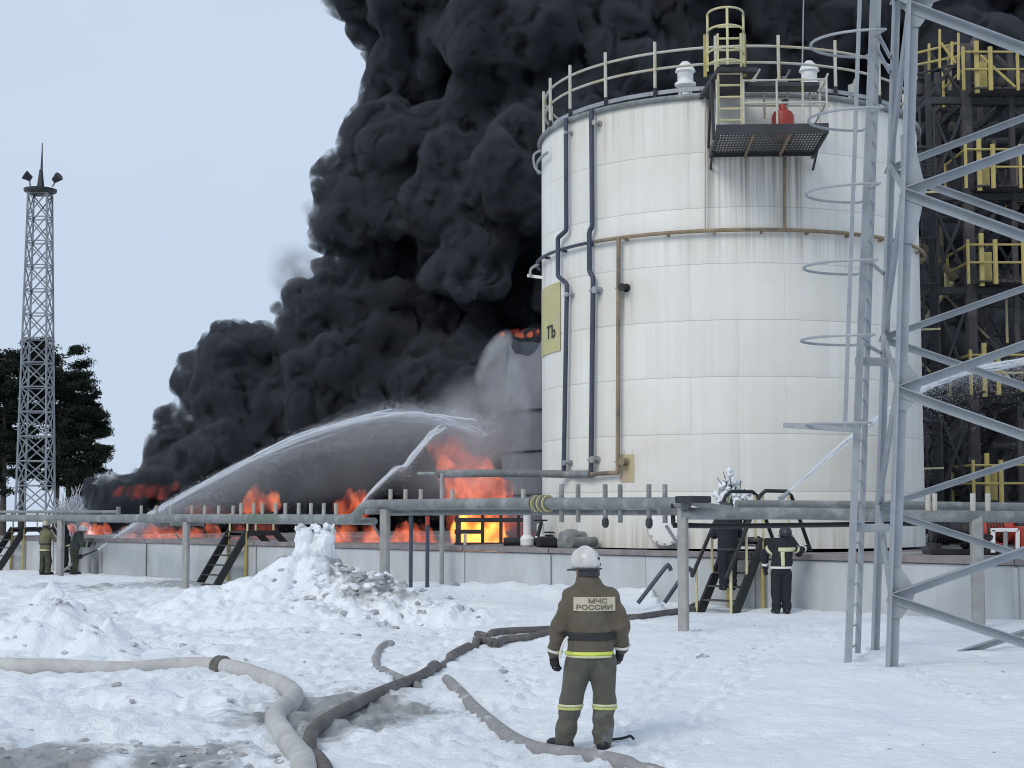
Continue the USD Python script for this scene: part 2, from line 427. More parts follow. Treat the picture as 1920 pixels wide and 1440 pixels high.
M["hose_dark"] = mat("hose_dark", (0.105, 0.095, 0.09), 0.85, 0.25, 6.0, 0.004, 50, dirt=(0.16, 0.15, 0.145), dscale=1.5, dlo=0.5, dhi=0.7)
M["hose_grey"] = mat("hose_grey", (0.24, 0.235, 0.235), 0.85, 0.15, 6.0, 0.004, 50, dirt=(0.6, 0.62, 0.66), dscale=2.5, dlo=0.56, dhi=0.7)
M["bark"] = mat("bark", (0.06, 0.05, 0.045), 0.9, 0.3, 2.0)
M["twig_frost"] = mat("twig_frost", (0.42, 0.44, 0.47), 0.9, 0.15, 2.0)
M["ice"] = mat("ice", (0.70, 0.73, 0.76), 0.45, 0.12, 6.0, 0.01, 25, dirt=(0.42, 0.43, 0.45), dscale=4, dlo=0.5, dhi=0.7)
M["needles"] = usdkit.material(stage, "/World/Looks/needles", {"g": ("geometry", {}), "n": ("noise_texture", {"scale": 0.7, "detail": 3.0}),
    "r": ("rgb_ramp", {"ramp": [(0.3, (0.012, 0.018, 0.016)), (0.7, (0.038, 0.05, 0.036))]}), "d": ("diffuse_bsdf", {}), "t": ("translucent_bsdf", {}), "m": ("mix_closure", {"fac": 0.2})},
    [("g.position", "n.vector"), ("n.fac", "r.fac"), ("r.color", "d.color"), ("r.color", "t.color"), ("d.BSDF", "m.closure1"), ("t.BSDF", "m.closure2")], surface="m.closure")
def volume(name, col, dens, aniso=0.0, emis=None, es=0.0):
    return usdkit.material(stage, "/World/Looks/" + name, {"v": ("principled_volume", {"color": col, "density": dens, "anisotropy": aniso, "emission_color": emis or (0, 0, 0), "emission_strength": es})},
                           [], volume="v.volume")
M["smoke"] = usdkit.material(stage, "/World/Looks/smoke", {"g": ("geometry", {}), "mp": ("mapping", {"scale": (1.0, 1.0, 0.85)}), "n": ("noise_texture", {"scale": 0.80, "detail": 7.0, "roughness": 0.62, "distortion": 0.7}),
    "mr": ("map_range", {"from_min": 0.43, "from_max": 0.60, "to_min": 0.05, "to_max": 4.2, "clamp": True}), "v": ("principled_volume", {"color": (0.145, 0.155, 0.18)})},
    [("g.position", "mp.vector"), ("mp.vector", "n.vector"), ("n.fac", "mr.value"), ("mr.result", "v.density")], volume="v.volume")
M["steam"] = volume("steam", (0.86, 0.86, 0.88), 0.16)
M["veil"] = volume("veil", (0.95, 0.95, 0.96), 0.22)
M["veil_thick"] = volume("veil_thick", (0.95, 0.95, 0.96), 0.6)
def flame(name, c0, c1, es, dens=0.5, scale=1.4, lo=0.40, hi=0.62):
    """glowing gas: noise breaks it into brighter licks and dark sooty gaps"""
    return usdkit.material(stage, "/World/Looks/" + name, {"g": ("geometry", {}), "mp": ("mapping", {"scale": (1.0, 1.0, 0.55)}), "n": ("noise_texture", {"scale": scale, "detail": 4.0, "roughness": 0.62, "distortion": 0.6}),
        "mr": ("map_range", {"from_min": lo, "from_max": hi, "to_min": 0.0, "to_max": es, "clamp": True}), "r": ("rgb_ramp", {"ramp": [(0.42, c0), (0.66, c1)]}),
        "v": ("principled_volume", {"color": (0.10, 0.07, 0.06), "density": dens})},
        [("g.position", "mp.vector"), ("mp.vector", "n.vector"), ("n.fac", "mr.value"), ("n.fac", "r.fac"), ("mr.result", "v.emission_strength"), ("r.color", "v.emission_color")], volume="v.volume")
M["flame_orange"] = flame("flame_orange", (1.0, 0.20, 0.03), (1.0, 0.50, 0.08), 5.0, 0.7, 1.7, 0.36, 0.6)
M["flame_red"] = flame("flame_red", (1.0, 0.075, 0.05), (1.0, 0.27, 0.10), 2.0, 0.8, 2.0, 0.43, 0.66)
M["flame_dim"] = flame("flame_dim", (1.0, 0.08, 0.06), (1.0, 0.16, 0.08), 0.45, 0.9, 2.2, 0.44, 0.64)
M["drops"] = usdkit.material(stage, "/World/Looks/drops", {"d": ("diffuse_bsdf", {"color": (0.85, 0.87, 0.9)}), "t": ("translucent_bsdf", {"color": (0.85, 0.87, 0.9)}), "m": ("mix_closure", {"fac": 0.5})},
                             [("d.BSDF", "m.closure1"), ("t.BSDF", "m.closure2")], surface="m.closure")
M["clod"] = mat("clod", (0.33, 0.33, 0.335), 0.9, 0.25, 9.0, 0.02, 20, dirt=(0.6, 0.62, 0.65), dscale=6, dlo=0.5, dhi=0.62)
M["grating"] = mat("grating", (0.085, 0.085, 0.085), 0.7, 0.2, 4.0)
M["stub"] = mat("stub", (0.34, 0.33, 0.29), 0.6, 0.2, 3.0)
M["water"] = usdkit.material(stage, "/World/Looks/water", {"d": ("diffuse_bsdf", {"color": (0.88, 0.9, 0.92)}), "t": ("translucent_bsdf", {"color": (0.88, 0.9, 0.92)}), "m": ("mix_closure", {"fac": 0.5}), "tr": ("transparent_bsdf", {}),
    "g": ("geometry", {}), "n": ("noise_texture", {"scale": 7.0, "detail": 5.0, "roughness": 0.65}), "mr": ("map_range", {"from_min": 0.36, "from_max": 0.6, "to_min": 0.1, "to_max": 0.85, "clamp": True}), "mm": ("mix_closure", {})},
    [("d.BSDF", "m.closure1"), ("t.BSDF", "m.closure2"), ("g.position", "n.vector"), ("n.fac", "mr.value"), ("mr.result", "mm.fac"), ("tr.BSDF", "mm.closure1"), ("m.closure", "mm.closure2")], surface="mm.closure")
M["mast"] = mat("mast", (0.19, 0.205, 0.23), 0.5, 0.15, 2.0)
M["lime_dull"] = mat("lime_dull", (0.42, 0.45, 0.16), 0.7, 0.12, 9)
# ------------------------------------------------------------------ ground: one sheet of trodden snow to the horizon
WC = 38.4                                                     # the yard wall runs along x + y = WC
WN = np.array([1, 1, 0]) / math.sqrt(2)                       # into the yard
WA = np.array([1, -1, 0]) / math.sqrt(2)                      # along the wall, to the right
TX, TY, TR, TZ0, TZ1 = 6.035, 42.9, 5.2, 1.2, 12.42           # the big tank
def sstep(a, b, x):
    t = np.clip((np.asarray(x, float) - a) / (b - a), 0, 1)
    return t * t * (3 - 2 * t)
def p3(x, y, s, z=0.0):
    return np.stack([np.asarray(x) * s, np.asarray(y) * s, np.full(np.shape(x), z)], -1)
def seg_dist(x, y, pts):
    d = np.full(np.shape(x), 1e9)
    for (ax, ay), (bx, by) in zip(pts[:-1], pts[1:]):
        ux, uy = bx - ax, by - ay
        t = np.clip(((x - ax) * ux + (y - ay) * uy) / (ux * ux + uy * uy), 0, 1)
        d = np.minimum(d, np.hypot(x - ax - t * ux, y - ay - t * uy))
    return d
def trodden(x, y):
    """where people have walked: left of the standing man, along the hoses, and before the wall"""
    px = 960 + FPX * x / np.maximum(y, 3)
    t = 0.25 + 0.75 * sstep(1250, 500, px) * sstep(9, 12, y) * sstep(60, 40, y)
    return np.clip(t, 0, 1)
_p = []
for a, b, n_, jit in (((1120, 1440), (1350, 1160), 20, 0.10), ((1230, 1440), (1480, 1170), 20, 0.12), ((1090, 1330), (760, 1160), 18, 0.2), ((950, 1440), (1010, 1220), 12, 0.15), ((1500, 1170), (1900, 1330), 22, 0.12),
                      ((400, 1230), (160, 1100), 22, 0.2), ((640, 1240), (300, 1120), 24, 0.25), ((60, 1330), (480, 1240), 18, 0.25), ((700, 1380), (820, 1200), 16, 0.2)):
    A_, B_ = G(*a)[:2], G(*b)[:2]
    n_ = int(np.linalg.norm(B_ - A_) / 0.36)
    an = math.atan2(B_[1] - A_[1], B_[0] - A_[0])
    for k in range(n_):
        c_ = A_ + (B_ - A_) * (k + 0.5) / n_ + np.array([-math.sin(an), math.cos(an)]) * (0.11 if k % 2 else -0.11) + rng.normal(0, jit * 0.5, 2)
        _p.append((*c_, an + rng.normal(0, 0.25)))
for k in range(160):
    c_ = G(rng.uniform(150, 1000), rng.uniform(1120, 1400))[:2]
    _p.append((*c_, rng.uniform(0, PI)))
_p = np.array(_p)
PXY, PANG = _p[:, :2], _p[:, 2]
PRINTS = cKDTree(PXY)
def gz(x, y):
    x, y = np.asarray(x, float), np.asarray(y, float)
    near = sstep(120, 40, y) * sstep(2, 6, y)
    z = 0.16 * (fbm(p3(x, y, 0.22), 3, 3) - 0.5) + 0.10 * (fbm(p3(x, y, 0.9), 3, 5) - 0.5)
    tr = trodden(x, y)
    f1 = noise(p3(x, y, 2.3, 0.3), 11); f2 = noise(p3(x, y, 4.1, 2.3), 12); f3 = noise(p3(x, y, 9.0, 4.3), 13)
    z = z + tr * (-0.07 * sstep(0.55, 0.85, f1) + 0.05 * sstep(0.6, 0.85, noise(p3(x, y, 1.6, 7), 14)) - 0.075 * sstep(0.58, 0.78, f2)) + (0.3 + 0.7 * tr) * (0.045 * (f3 - 0.5) + 0.03 * (noise(p3(x, y, 15.0, 5.3), 15) - 0.5)) - tr * 0.05 * sstep(0.62, 0.78, noise(p3(x, y, 6.3, 8.3), 16))
    wall = (WC - x - y) / math.sqrt(2)                        # metres in front of the wall
    bank = np.where(x < 3.2, 0.34 * sstep(-9, -4, x) + 0.02, 0.10) * np.exp(-np.clip(wall, 0, None) ** 2 / 3.0)
    d_, j_ = PRINTS.query(np.stack([x, y], -1).reshape(-1, 2))
    q_ = np.stack([x, y], -1).reshape(-1, 2) - PXY[np.minimum(j_, len(PXY) - 1)]
    a_ = PANG[np.minimum(j_, len(PXY) - 1)]
    l_, w_ = q_[:, 0] * np.cos(a_) + q_[:, 1] * np.sin(a_), -q_[:, 0] * np.sin(a_) + q_[:, 1] * np.cos(a_)
    e_ = np.hypot(l_ / 0.17, w_ / 0.085).reshape(np.shape(x))
    z = z - 0.055 * sstep(1.15, 0.75, e_) + 0.014 * np.exp(-((e_ - 1.35) / 0.25) ** 2)
    z = z * near + bank * near * (0.8 + 0.5 * (fbm(p3(x, y, 1.1), 3, 8) - 0.3))
    return z
HOSE_XY = [tuple(G(a, b)[:2]) for a, b in ((580, 1398), (640, 1346), (765, 1290), (862, 1232), (905, 1196), (1040, 1182))]
def dirt_mask(x, y):
    d = np.zeros(np.shape(x))
    d += 0.95 * sstep(15.0, 13.4, y + 0.9 * (fbm(p3(x, y, 0.7), 3, 21) - 0.5)) * sstep(-3.0, -4.0, x) * sstep(16.0, 14.5, y)     # bare wet ground, lower left
    d += 0.72 * sstep(14.6, 13.5, y) * sstep(-2.0, -2.5, x) * sstep(-3.4, -2.9, x)
    d += 0.62 * np.exp(-(((x + 1.9) / 1.0) ** 2 + ((y - 16.1) / 1.0) ** 2)) + 0.5 * np.exp(-(((x + 1.2) / 1.4) ** 2 + ((y - 16.6) / 0.5) ** 2))
    d += 0.75 * np.exp(-(((x + 10.3) / 2.6) ** 2 + ((y - 45.0) / 2.6) ** 2)) + 0.36 * np.exp(-(((x - 4.0) / 1.4) ** 2 + ((y - 31.2) / 1.0) ** 2))
    d += 0.42 * sstep(0.46, 0.68, fbm(p3(x, y * 0.6, 0.6), 5, 31)) * trodden(x, y)
    d += 0.36 * np.exp(-(((x + 2.4) / 1.3) ** 2 + ((y - 15.3) / 1.5) ** 2)) + 0.22 * np.exp(-seg_dist(x, y, HOSE_XY) ** 2 / 0.10)
    return np.clip(d, 0, 1)
ys = [-300, -120, -50, -20, -5, 2, 4.5, 6.5]
y = 7.5
while y < 62:
    ys.append(y); y += max(0.045, 0.0052 * y * (1 if y < 40 else 1.6))
while y < 4000:
    ys.append(y); y *= 1.12
ys = np.array(ys)
us = np.linspace(-1, 1, 420)
us = np.sign(us) * (0.86 * np.abs(us) + 0.14 * np.abs(us) ** 6)
wid = np.where(ys > 7, 0.43 * ys + 3.2, 120 + 0 * ys)
wid = np.where(ys > 70, 0.43 * ys + 3.2 + (ys - 70) * 3, wid)
X = us[None, :] * wid[:, None]; Y = np.repeat(ys[:, None], len(us), 1)
Z = gz(X, Y) * (sstep(30, 20, np.abs(X) - 0.2 * Y))
nr, nc = X.shape
ii = (np.arange(nr - 1)[:, None] * nc + np.arange(nc - 1)[None]).ravel()
gf = np.vstack([np.stack([ii, ii + 1, ii + nc + 1], 1), np.stack([ii, ii + nc + 1, ii + nc], 1)])
obj("snow_ground", (np.stack([X, Y, Z], -1).reshape(-1, 3), gf), M["snow"], smooth=True, kind="structure", label="trodden white snow with bare wet patches covering the ground",
    attrs={"dirt": dirt_mask(X, Y).ravel()})

# ------------------------------------------------------------------ heaps of ploughed snow
from scipy.interpolate import RegularGridInterpolator
HEAPS = []
def heap(name, label, c, rad, peaks, dirt, seed, cell=0.05, chunk=0.16, rough=lambda x, y: 1.0):
    n = int(2 * rad[0] / cell), int(2 * rad[1] / cell)
    x = np.linspace(-rad[0], rad[0], n[0]); yv = np.linspace(-rad[1], rad[1], n[1])
    XX, YY = np.meshgrid(x, yv, indexing="ij")
    hgt = np.zeros_like(XX)
    for (a, b, r, hh) in peaks:
        dd = np.hypot((XX - a) / r[0], (YY - b) / r[1])
        hgt = np.maximum(hgt, hh * np.clip(1 - dd, 0, 1) ** 0.85)
    wob = fbm(p3(XX, YY, 1.3), 4, seed)
    # clods: worley lumps
    pts = np.random.default_rng(seed).uniform(-1, 1, (int(rad[0] * rad[1] * 44), 2)) * np.array(rad)
    r_ = np.random.default_rng(seed + 1).uniform(0.04, chunk, len(pts))
    t = cKDTree(pts)
    d, j = t.query(np.stack([XX, YY], -1).reshape(-1, 2), k=3)
    lump = np.max(np.sqrt(np.clip(r_[j] ** 2 - d ** 2, 0, None)), 1).reshape(XX.shape)
    edge = np.clip(1 - np.maximum(np.abs(XX) / rad[0], np.abs(YY) / rad[1]), 0, 1)
    on = np.clip(hgt * 4, 0, 1)
    hgt = hgt * (0.55 + 0.9 * wob) + on * rough(XX, YY) * (lump * 0.9 + 0.26 * (fbm(p3(XX, YY, 3.2), 5, seed + 3) - 0.45) + 0.10 * np.abs(noise(p3(XX, YY, 7.5), seed + 5) - 0.5))
    Zg = gz(XX + c[0], YY + c[1])
    ZZ = Zg + hgt - 0.05 * (on <= 0.02) - 0.09 * sstep(0.12, 0.0, edge)
    dm = np.clip(dirt(XX, YY) + 0.28 * np.clip(lump * 14, 0, 1) * on * sstep(0.45, 0.6, noise(p3(XX, YY, 4.2), seed)), 0, 1) * np.clip(on * 1.5, 0, 1)
    ii = (np.arange(n[0] - 1)[:, None] * n[1] + np.arange(n[1] - 1)[None]).ravel()
    f = np.vstack([np.stack([ii, ii + n[1], ii + n[1] + 1], 1), np.stack([ii, ii + n[1] + 1, ii + 1], 1)])
    v = np.stack([XX + c[0], YY + c[1], ZZ], -1).reshape(-1, 3)
    HEAPS.append((RegularGridInterpolator((x + c[0], yv + c[1]), ZZ, bounds_error=False, fill_value=-1.0)))
    return obj(name, (v, f), M["snow"], smooth=True, label=label, cat="snow heap", attrs={"dirt": dm.ravel()})
c1 = G(60, 1222)
heap("snow_heap", "low heap of cloddy white snow at the left edge, in front of the firefighters", (c1[0], c1[1] + 1.3), (2.4, 2.2), [(-0.1, 0.0, (1.25, 1.3), 0.78), (0.7, -0.4, (0.9, 0.9), 0.38), (-1.1, -0.3, (1.2, 1.0), 0.4)],
     lambda x, y: 0.36 + 0.3 * (fbm(p3(x, y, 1.6), 3, 5) - 0.5), 41, 0.05, 0.11)
c2 = np.array([-3.55, 30.9])
heap("snow_heap", "large dirty heap of ploughed snow and rubble below the ice-crusted barrels", (c2[0], c2[1]), (4.6, 3.6),
     [(-0.75, 1.0, (1.9, 2.2), 1.12), (-2.0, 0.6, (2.0, 2.0), 0.75), (0.4, 0.0, (1.9, 1.7), 0.8), (1.7, -0.8, (1.9, 1.2), 0.45), (-0.9, -1.4, (2.4, 1.6), 0.42)],
     lambda x, y: 0.62 * sstep(-0.6, 0.5, x + 0.25 * y) * sstep(2.6, 1.2, x) * sstep(-1.6, -0.9, y) + 0.12, 53, 0.055, 0.17, lambda x, y: 0.3 + 0.8 * sstep(-1.0, 0.1, x + 0.25 * y))

# loose frozen clods on the trampled snow: too many and too small to tell apart
cl = MB(); wl = MB()
cr = np.random.default_rng(17)
spots = [(687, 1146, .10), (712, 1142, .12), (788, 1135, .13), (806, 1152, .09), (828, 1157, .09), (340, 1140, .10), (140, 1187, .08), (1318, 1232, .07), (154, 1398, .045), (225, 1420, .05), (548, 1105, .10)]
spots += [(cr.uniform(330, 540), cr.uniform(1385, 1438), cr.uniform(.02, .055)) for _ in range(34)] + [(cr.uniform(0, 330), cr.uniform(1375, 1438), cr.uniform(.015, .04)) for _ in range(16)]
spots += [(cr.uniform(100, 1000), cr.uniform(1120, 1330), cr.uniform(.02, .06)) for _ in range(60)] + [(cr.uniform(620, 860), cr.uniform(1110, 1175), cr.uniform(.04, .10)) for _ in range(40)] + [(cr.uniform(1100, 1900), cr.uniform(1160, 1420), cr.uniform(.012, .022)) for _ in range(14)]
for k, (px, py, r) in enumerate(spots):
    p = G(px, py)
    cl.add(blob((p[0], p[1], float(gz(p[0], p[1])) + r * 0.12), r, 60 + k, 1 if r < 0.06 else 2, 0.8, 1.3, (1.25, 1, 0.6)))
for k in range(260):                                          # rubble on the two heaps, most of it on the dirty side
    if k < 210:
        p = np.array([c2[0] + cr.normal(0.75, 0.85), c2[1] + cr.normal(-0.3, 0.8)])
    else:
        p = np.array([c1[0] + cr.normal(0.1, 0.8), c1[1] + 1.0 + cr.normal(-0.2, 0.7)])
    hz = max(float(h_(p)[0]) for h_ in HEAPS)
    if hz > float(gz(p[0], p[1])) - 0.02:
        r = cr.uniform(0.03, 0.10) if k < 210 else cr.uniform(0.02, 0.06)
        (cl if cr.uniform() < 0.45 else wl).add(blob((p[0], p[1], hz + r * 0.1), r, 300 + k, 1, 0.9, 1.3, (1.25, 1, 0.75)))
obj("snow_rubble", wl, M["ice"], smooth=25, label="broken white lumps of shovelled snow lying on the two heaps", cat="snow lumps", kind="stuff")
obj("frozen_clods", cl, M["clod"], smooth=25, label="small grey frozen clods scattered over the trampled snow and at the foot of the dirty heap", cat="clods", kind="stuff")

# ------------------------------------------------------------------ yard behind the wall, its concrete wall and coping
def along(s, n=0.0, z=0.0):
    """point s metres along the wall from (9.4, 29) (right positive), n metres into the yard"""
    return np.array([9.4, 29.0, 0]) + WA * s + WN * n + np.array([0, 0, z])
yq = [along(14, 0.16)[:2], along(-42, 0.16)[:2], (-60, 96), (90, 96), (90, along(14, 0.16)[1])]
xs_, ys_ = np.meshgrid(np.linspace(-46, 16, 160), np.linspace(0.16, 75, 190), indexing="ij")
pp = along(0)[:2] + xs_[..., None] * WA[:2] + ys_[..., None] * WN[:2]
zz = 1.13 + 0.10 * (fbm(p3(pp[..., 0], pp[..., 1], 0.6), 4, 77) - 0.5) * sstep(0.5, 2.5, ys_) - 2.2 * sstep(70, 75, ys_)
ii = (np.arange(159)[:, None] * 190 + np.arange(189)[None]).ravel()
yf = np.vstack([np.stack([ii, ii + 190, ii + 191], 1), np.stack([ii, ii + 191, ii + 1], 1)])
yv = np.concatenate([pp, zz[..., None]], -1).reshape(-1, 3)
if np.cross(yv[yf[0, 1]] - yv[yf[0, 0]], yv[yf[0, 2]] - yv[yf[0, 0]])[2] < 0:
    yf = yf[:, ::-1]
obj("tank_yard", (yv, yf), M["yard"], smooth=True, kind="structure", label="raised dark slushy yard of the tanks behind the concrete wall")
wall_t = thing("yard_wall", "long low pale concrete retaining wall with a dark coping in front of the tank", "wall", along(0))
L = 3.0
for k in range(-14, 4):
    a, b = along(k * L + 0.012, 0.0), along((k + 1) * L - 0.012, 0.0)
    off = 0.012 * ((k * 7) % 3 - 1)
    c = (a + b) / 2 + WN * (0.08 + off)
    obj("wall_panel", box((c[0], c[1], 0.42), (L - 0.024, 0.16, 1.36), -PI / 4, 0.012), M["concrete"], wall_t)
    obj("coping_slab", box((c[0] + WN[0] * 0.06, c[1] + WN[1] * 0.06, 1.17), (L - 0.02, 0.42, 0.12), -PI / 4, 0.012), M["coping"], wall_t)
    if k % 2 == 0:
        q = along(k * L, -0.035)
        obj("joint_strip", box((q[0], q[1], 0.42), (0.10, 0.04, 1.3), -PI / 4, 0.008), M["concrete"], wall_t)

# ------------------------------------------------------------------ the big white tank
tank = thing("storage_tank", "large white cylindrical storage tank with rust streaks, gallery, roof railing and pipes", "tank", (TX, TY, TZ0))
def TP(th, z, r=TR):
    return np.array([TX + r * math.sin(th), TY - r * math.cos(th), z])
_ths = np.linspace(-1.5, 1.5, 1201)
def TH(px, py, r=TR):
    """(angle, height) of the tank point seen at a picture point"""
    X_, Y_ = TX + r * np.sin(_ths), TY - r * np.cos(_ths)
    d = ray(px, py)
    k = int(np.argmin(np.abs(X_ / Y_ - d[0] / d[1])))
    return float(_ths[k]), float(EYE[2] + d[2] / d[1] * Y_[k])
def arc(th0, th1, z, r, n=None):
    n = n or max(4, int(abs(th1 - th0) * 22))
    return np.array([TP(t, z, r) for t in np.linspace(th0, th1, n)])
obj("shell_core", lathe([(0, 0), (TR - 0.02, 0), (TR - 0.02, TZ1 - TZ0 - 0.02), (0, TZ1 - TZ0 - 0.02)], (TX, TY, TZ0), 96), M["seam"], tank, smooth=30)
def plate(th0, th1, z0, z1, r, t=0.018, n=9, nz=6):
    th = np.linspace(th0, th1, n); zz = np.linspace(z0, z1, nz)
    v, f = [], []
    for rr in (r, r - t):
        for z in zz:
            for a in th:
                v.append(TP(a, z, rr))
    N = n * nz
    for layer in (0, 1):
        for i in range(nz - 1):
            for j in range(n - 1):
                a = layer * N + i * n + j
                q = (a, a + 1, a + n + 1, a + n)
                f.append(q if layer == 0 else q[::-1])
    edge = [(i * n, (i + 1) * n) for i in range(nz - 1)][::1], [((i + 1) * n + n - 1, i * n + n - 1) for i in range(nz - 1)]
    for e in edge:
        for a, b in e:
            f.append((b, a, N + a, N + b)[::-1])
    for j in range(n - 1):
        f.append((j + 1, j, N + j, N + j + 1)); a = (nz - 1) * n + j; f.append((a, a + 1, N + a + 1, N + a))
    return np.array(v), np.array(f)
th_pl0, z_pl = TH(1338, 290)[0], TH(1450, 286)[1]
th_pl1 = TH(1512, 290)[0]
z_ring = TH(1370, 433)[1]
def stain(v):
    th = np.arctan2(v[:, 0] - TX, -(v[:, 1] - TY)); z = v[:, 2]
    s = 0.95 * sstep(th_pl0 - 0.02, th_pl0 + 0.03, th) * sstep(th_pl1 + 0.02, th_pl1 - 0.05, th) * sstep(z_pl - 3.2, z_pl, z) * (z < z_pl + 0.05)
    s += 0.34 * (0.3 + 0.7 * (noise(np.stack([th * 14, th * 0, th * 0], -1), 5) > 0.55)) * sstep(z_ring - 1.1, z_ring - 0.05, z) * (z < z_ring)
    s += 0.32 * sstep(TZ1 - 1.6, TZ1, z) * (0.4 + 0.6 * (noise(np.stack([th * 9, th * 0, th * 0], -1), 3) > 0.5))
    s += 0.30 * sstep(TZ0 + 1.0, TZ0 + 0.1, z)
    for px, py, w, l in ((1175, 545, 0.03, 1.1), (1178, 865, 0.035, 0.7), (1125, 235, 0.05, 1.2), (1330, 160, 0.025, 4.5)):
        a, zz = TH(px, py)
        s += 0.9 * np.exp(-((th - a) / w) ** 2) * sstep(zz - l, zz, z) * (z < zz + 0.12)
    return np.clip(s + 0.05, 0, 1)
course = [TZ0 + (TZ1 - TZ0) * k / 8 for k in range(9)]
NPL = 14
for k in range(8):
    for j in range(NPL):
        a0 = (j + (0.5 if k % 2 else 0.0)) * 2 * PI / NPL + 0.13
        v, f = plate(a0 + 0.0003, a0 + 2 * PI / NPL - 0.0003, course[k] + 0.0035, course[k + 1] - 0.0035, TR)
        obj("shell_plate", (v, f), M["tank"], tank, attrs={"stain": stain(v)})
obj("roof", lathe([(TR - 0.05, 0), (TR - 0.05, 0.02), (3.0, 0.32), (0, 0.55), (0, 0.5), (3.0, 0.2)][:4], (TX, TY, TZ1), 64), M["seam"], tank, smooth=30)
obj("top_ring", tube(arc(0, 2 * PI, TZ1 + 0.02, TR + 0.05, 97)[:-1], 0.075, 8, closed=True), M["pipe"], tank, smooth=40)
kick = MB()
for i in range(48):
    a = i * 2 * PI / 48
    kick.add(prism([(-0.02, 0), (0.02, 0), (0.02, 0.1), (-0.02, 0.1)], TP(a, TZ1 + 0.2, TR - 0.12), TP(a + 2 * PI / 48 * 0.99, TZ1 + 0.2, TR - 0.12)))
obj("toe_board", kick, M["galv"], tank)
# roof railing
rail = obj("guard_rail", tube(arc(0, 2 * PI, TZ1 + 1.28, TR - 0.10, 121)[:-1], 0.034, 7, closed=True), M["rail"], tank, smooth=40)
obj("middle_rail", tube(arc(0, 2 * PI, TZ1 + 0.86, TR - 0.10, 121)[:-1], 0.034, 7, closed=True), M["rail"], rail, smooth=40)
th_posts = [TH(px, 190)[0] for px in (1028, 1065, 1133, 1227)]
step = 0.305
th_posts += [th_posts[-1] + step * k for k in range(1, 18)]
for a in th_posts:
    obj("rail_post", rod(TP(a, TZ1 + 0.35, TR - 0.06), TP(a, TZ1 + 1.55, TR - 0.06), 0.042, 8), M["rail"], rail, smooth=40)
    obj("post_foot", beam(TP(a, TZ1, TR - 0.06), TP(a, TZ1 + 0.36, TR - 0.06), 0.09, 0.09), M["black"], rail)
# ring pipe of the sprinkler, and the short one under the rim at the left
def ringpipe(name, z, r, th0, th1, rad, m):
    P = list(arc(th0, th1, z, r))
    return obj(name, tube(P, rad, 8), m, tank, smooth=40)
tL = TH(1018, 485)[0]
ringpipe("ring_pipe", z_ring, TR + 0.14, -1.75, TH(1120, 460)[0], 0.045, M["blue_pipe"])
ringpipe("ring_pipe", z_ring, TR + 0.14, TH(1120, 460)[0] + 0.004, 1.5, 0.05, M["rust_pipe"])
ringpipe("ring_pipe", TZ1 - 0.62, TR + 0.15, -1.75, -1.25, 0.04, M["galv"])
obj("ring_pipe_end", tube(smooth_path([TP(-1.5, z_ring - 0.05, TR + 0.1), TP(-1.5, z_ring - 0.2, TR + 0.32), TP(-1.5, z_ring - 0.42, TR + 0.34)], 14), 0.04, 7), M["galv"], tank, smooth=40)
obj("ring_pipe_end", tube(smooth_path([TP(-1.5, TZ1 - 0.25, TR + 0.05), TP(-1.5, TZ1 - 0.4, TR + 0.24), TP(-1.5, TZ1 - 0.75, TR + 0.2), TP(-1.5, TZ1 - 0.9, TR + 0.03)], 18), 0.035, 7), M["galv"], tank, smooth=40)
obj("ring_bracket", beam(TP(-1.52, z_ring - 0.42, TR - 0.02), TP(-1.52, z_ring - 0.36, TR + 0.42), 0.08, 0.08), M["white"], tank)
for k in range(13):
    a = -1.3 + k * 0.22
    obj("pipe_clip", beam(TP(a, z_ring - 0.05, TR - 0.005), TP(a, z_ring - 0.05, TR + 0.14), 0.05, 0.07), M["rust_pipe"] if k > 2 else M["blue_pipe"], tank)
def riser(name, pxs, rad, m, r=TR + 0.16):
    P = [TP(*TH(px, py, r), r) for px, py in pxs]
    Q = []
    for i, p in enumerate(P):                                 # round the corners a little
        if 0 < i < len(P) - 1:
            for t in (0.12, 0.04):
                Q.append(p + unit(P[i - 1] - p) * t)
            for t in (0.04, 0.12):
                Q.append(p + unit(P[i + 1] - p) * t)
        else:
            Q.append(p)
    return obj(name, tube(Q, rad, 9), m, tank, smooth=50)
riser("riser_pipe", [(1061, 222), (1062, 432), (1046, 446), (1046, 518), (1063, 532), (1057, 890)], 0.062, M["blue_pipe"])
riser("riser_pipe", [(1109, 205), (1110, 425), (1105, 434), (1105, 508), (1112, 520), (1108, 888)], 0.066, M["blue_pipe"])
riser("riser_pipe", [(1160, 446), (1158, 886)], 0.055, M["rust_pipe"])
riser("riser_pipe", [(1471, 292), (1471, 430)], 0.045, M["rust_pipe"])
riser("riser_pipe", [(1322, 168), (1322, 432)], 0.02, M["rail"])
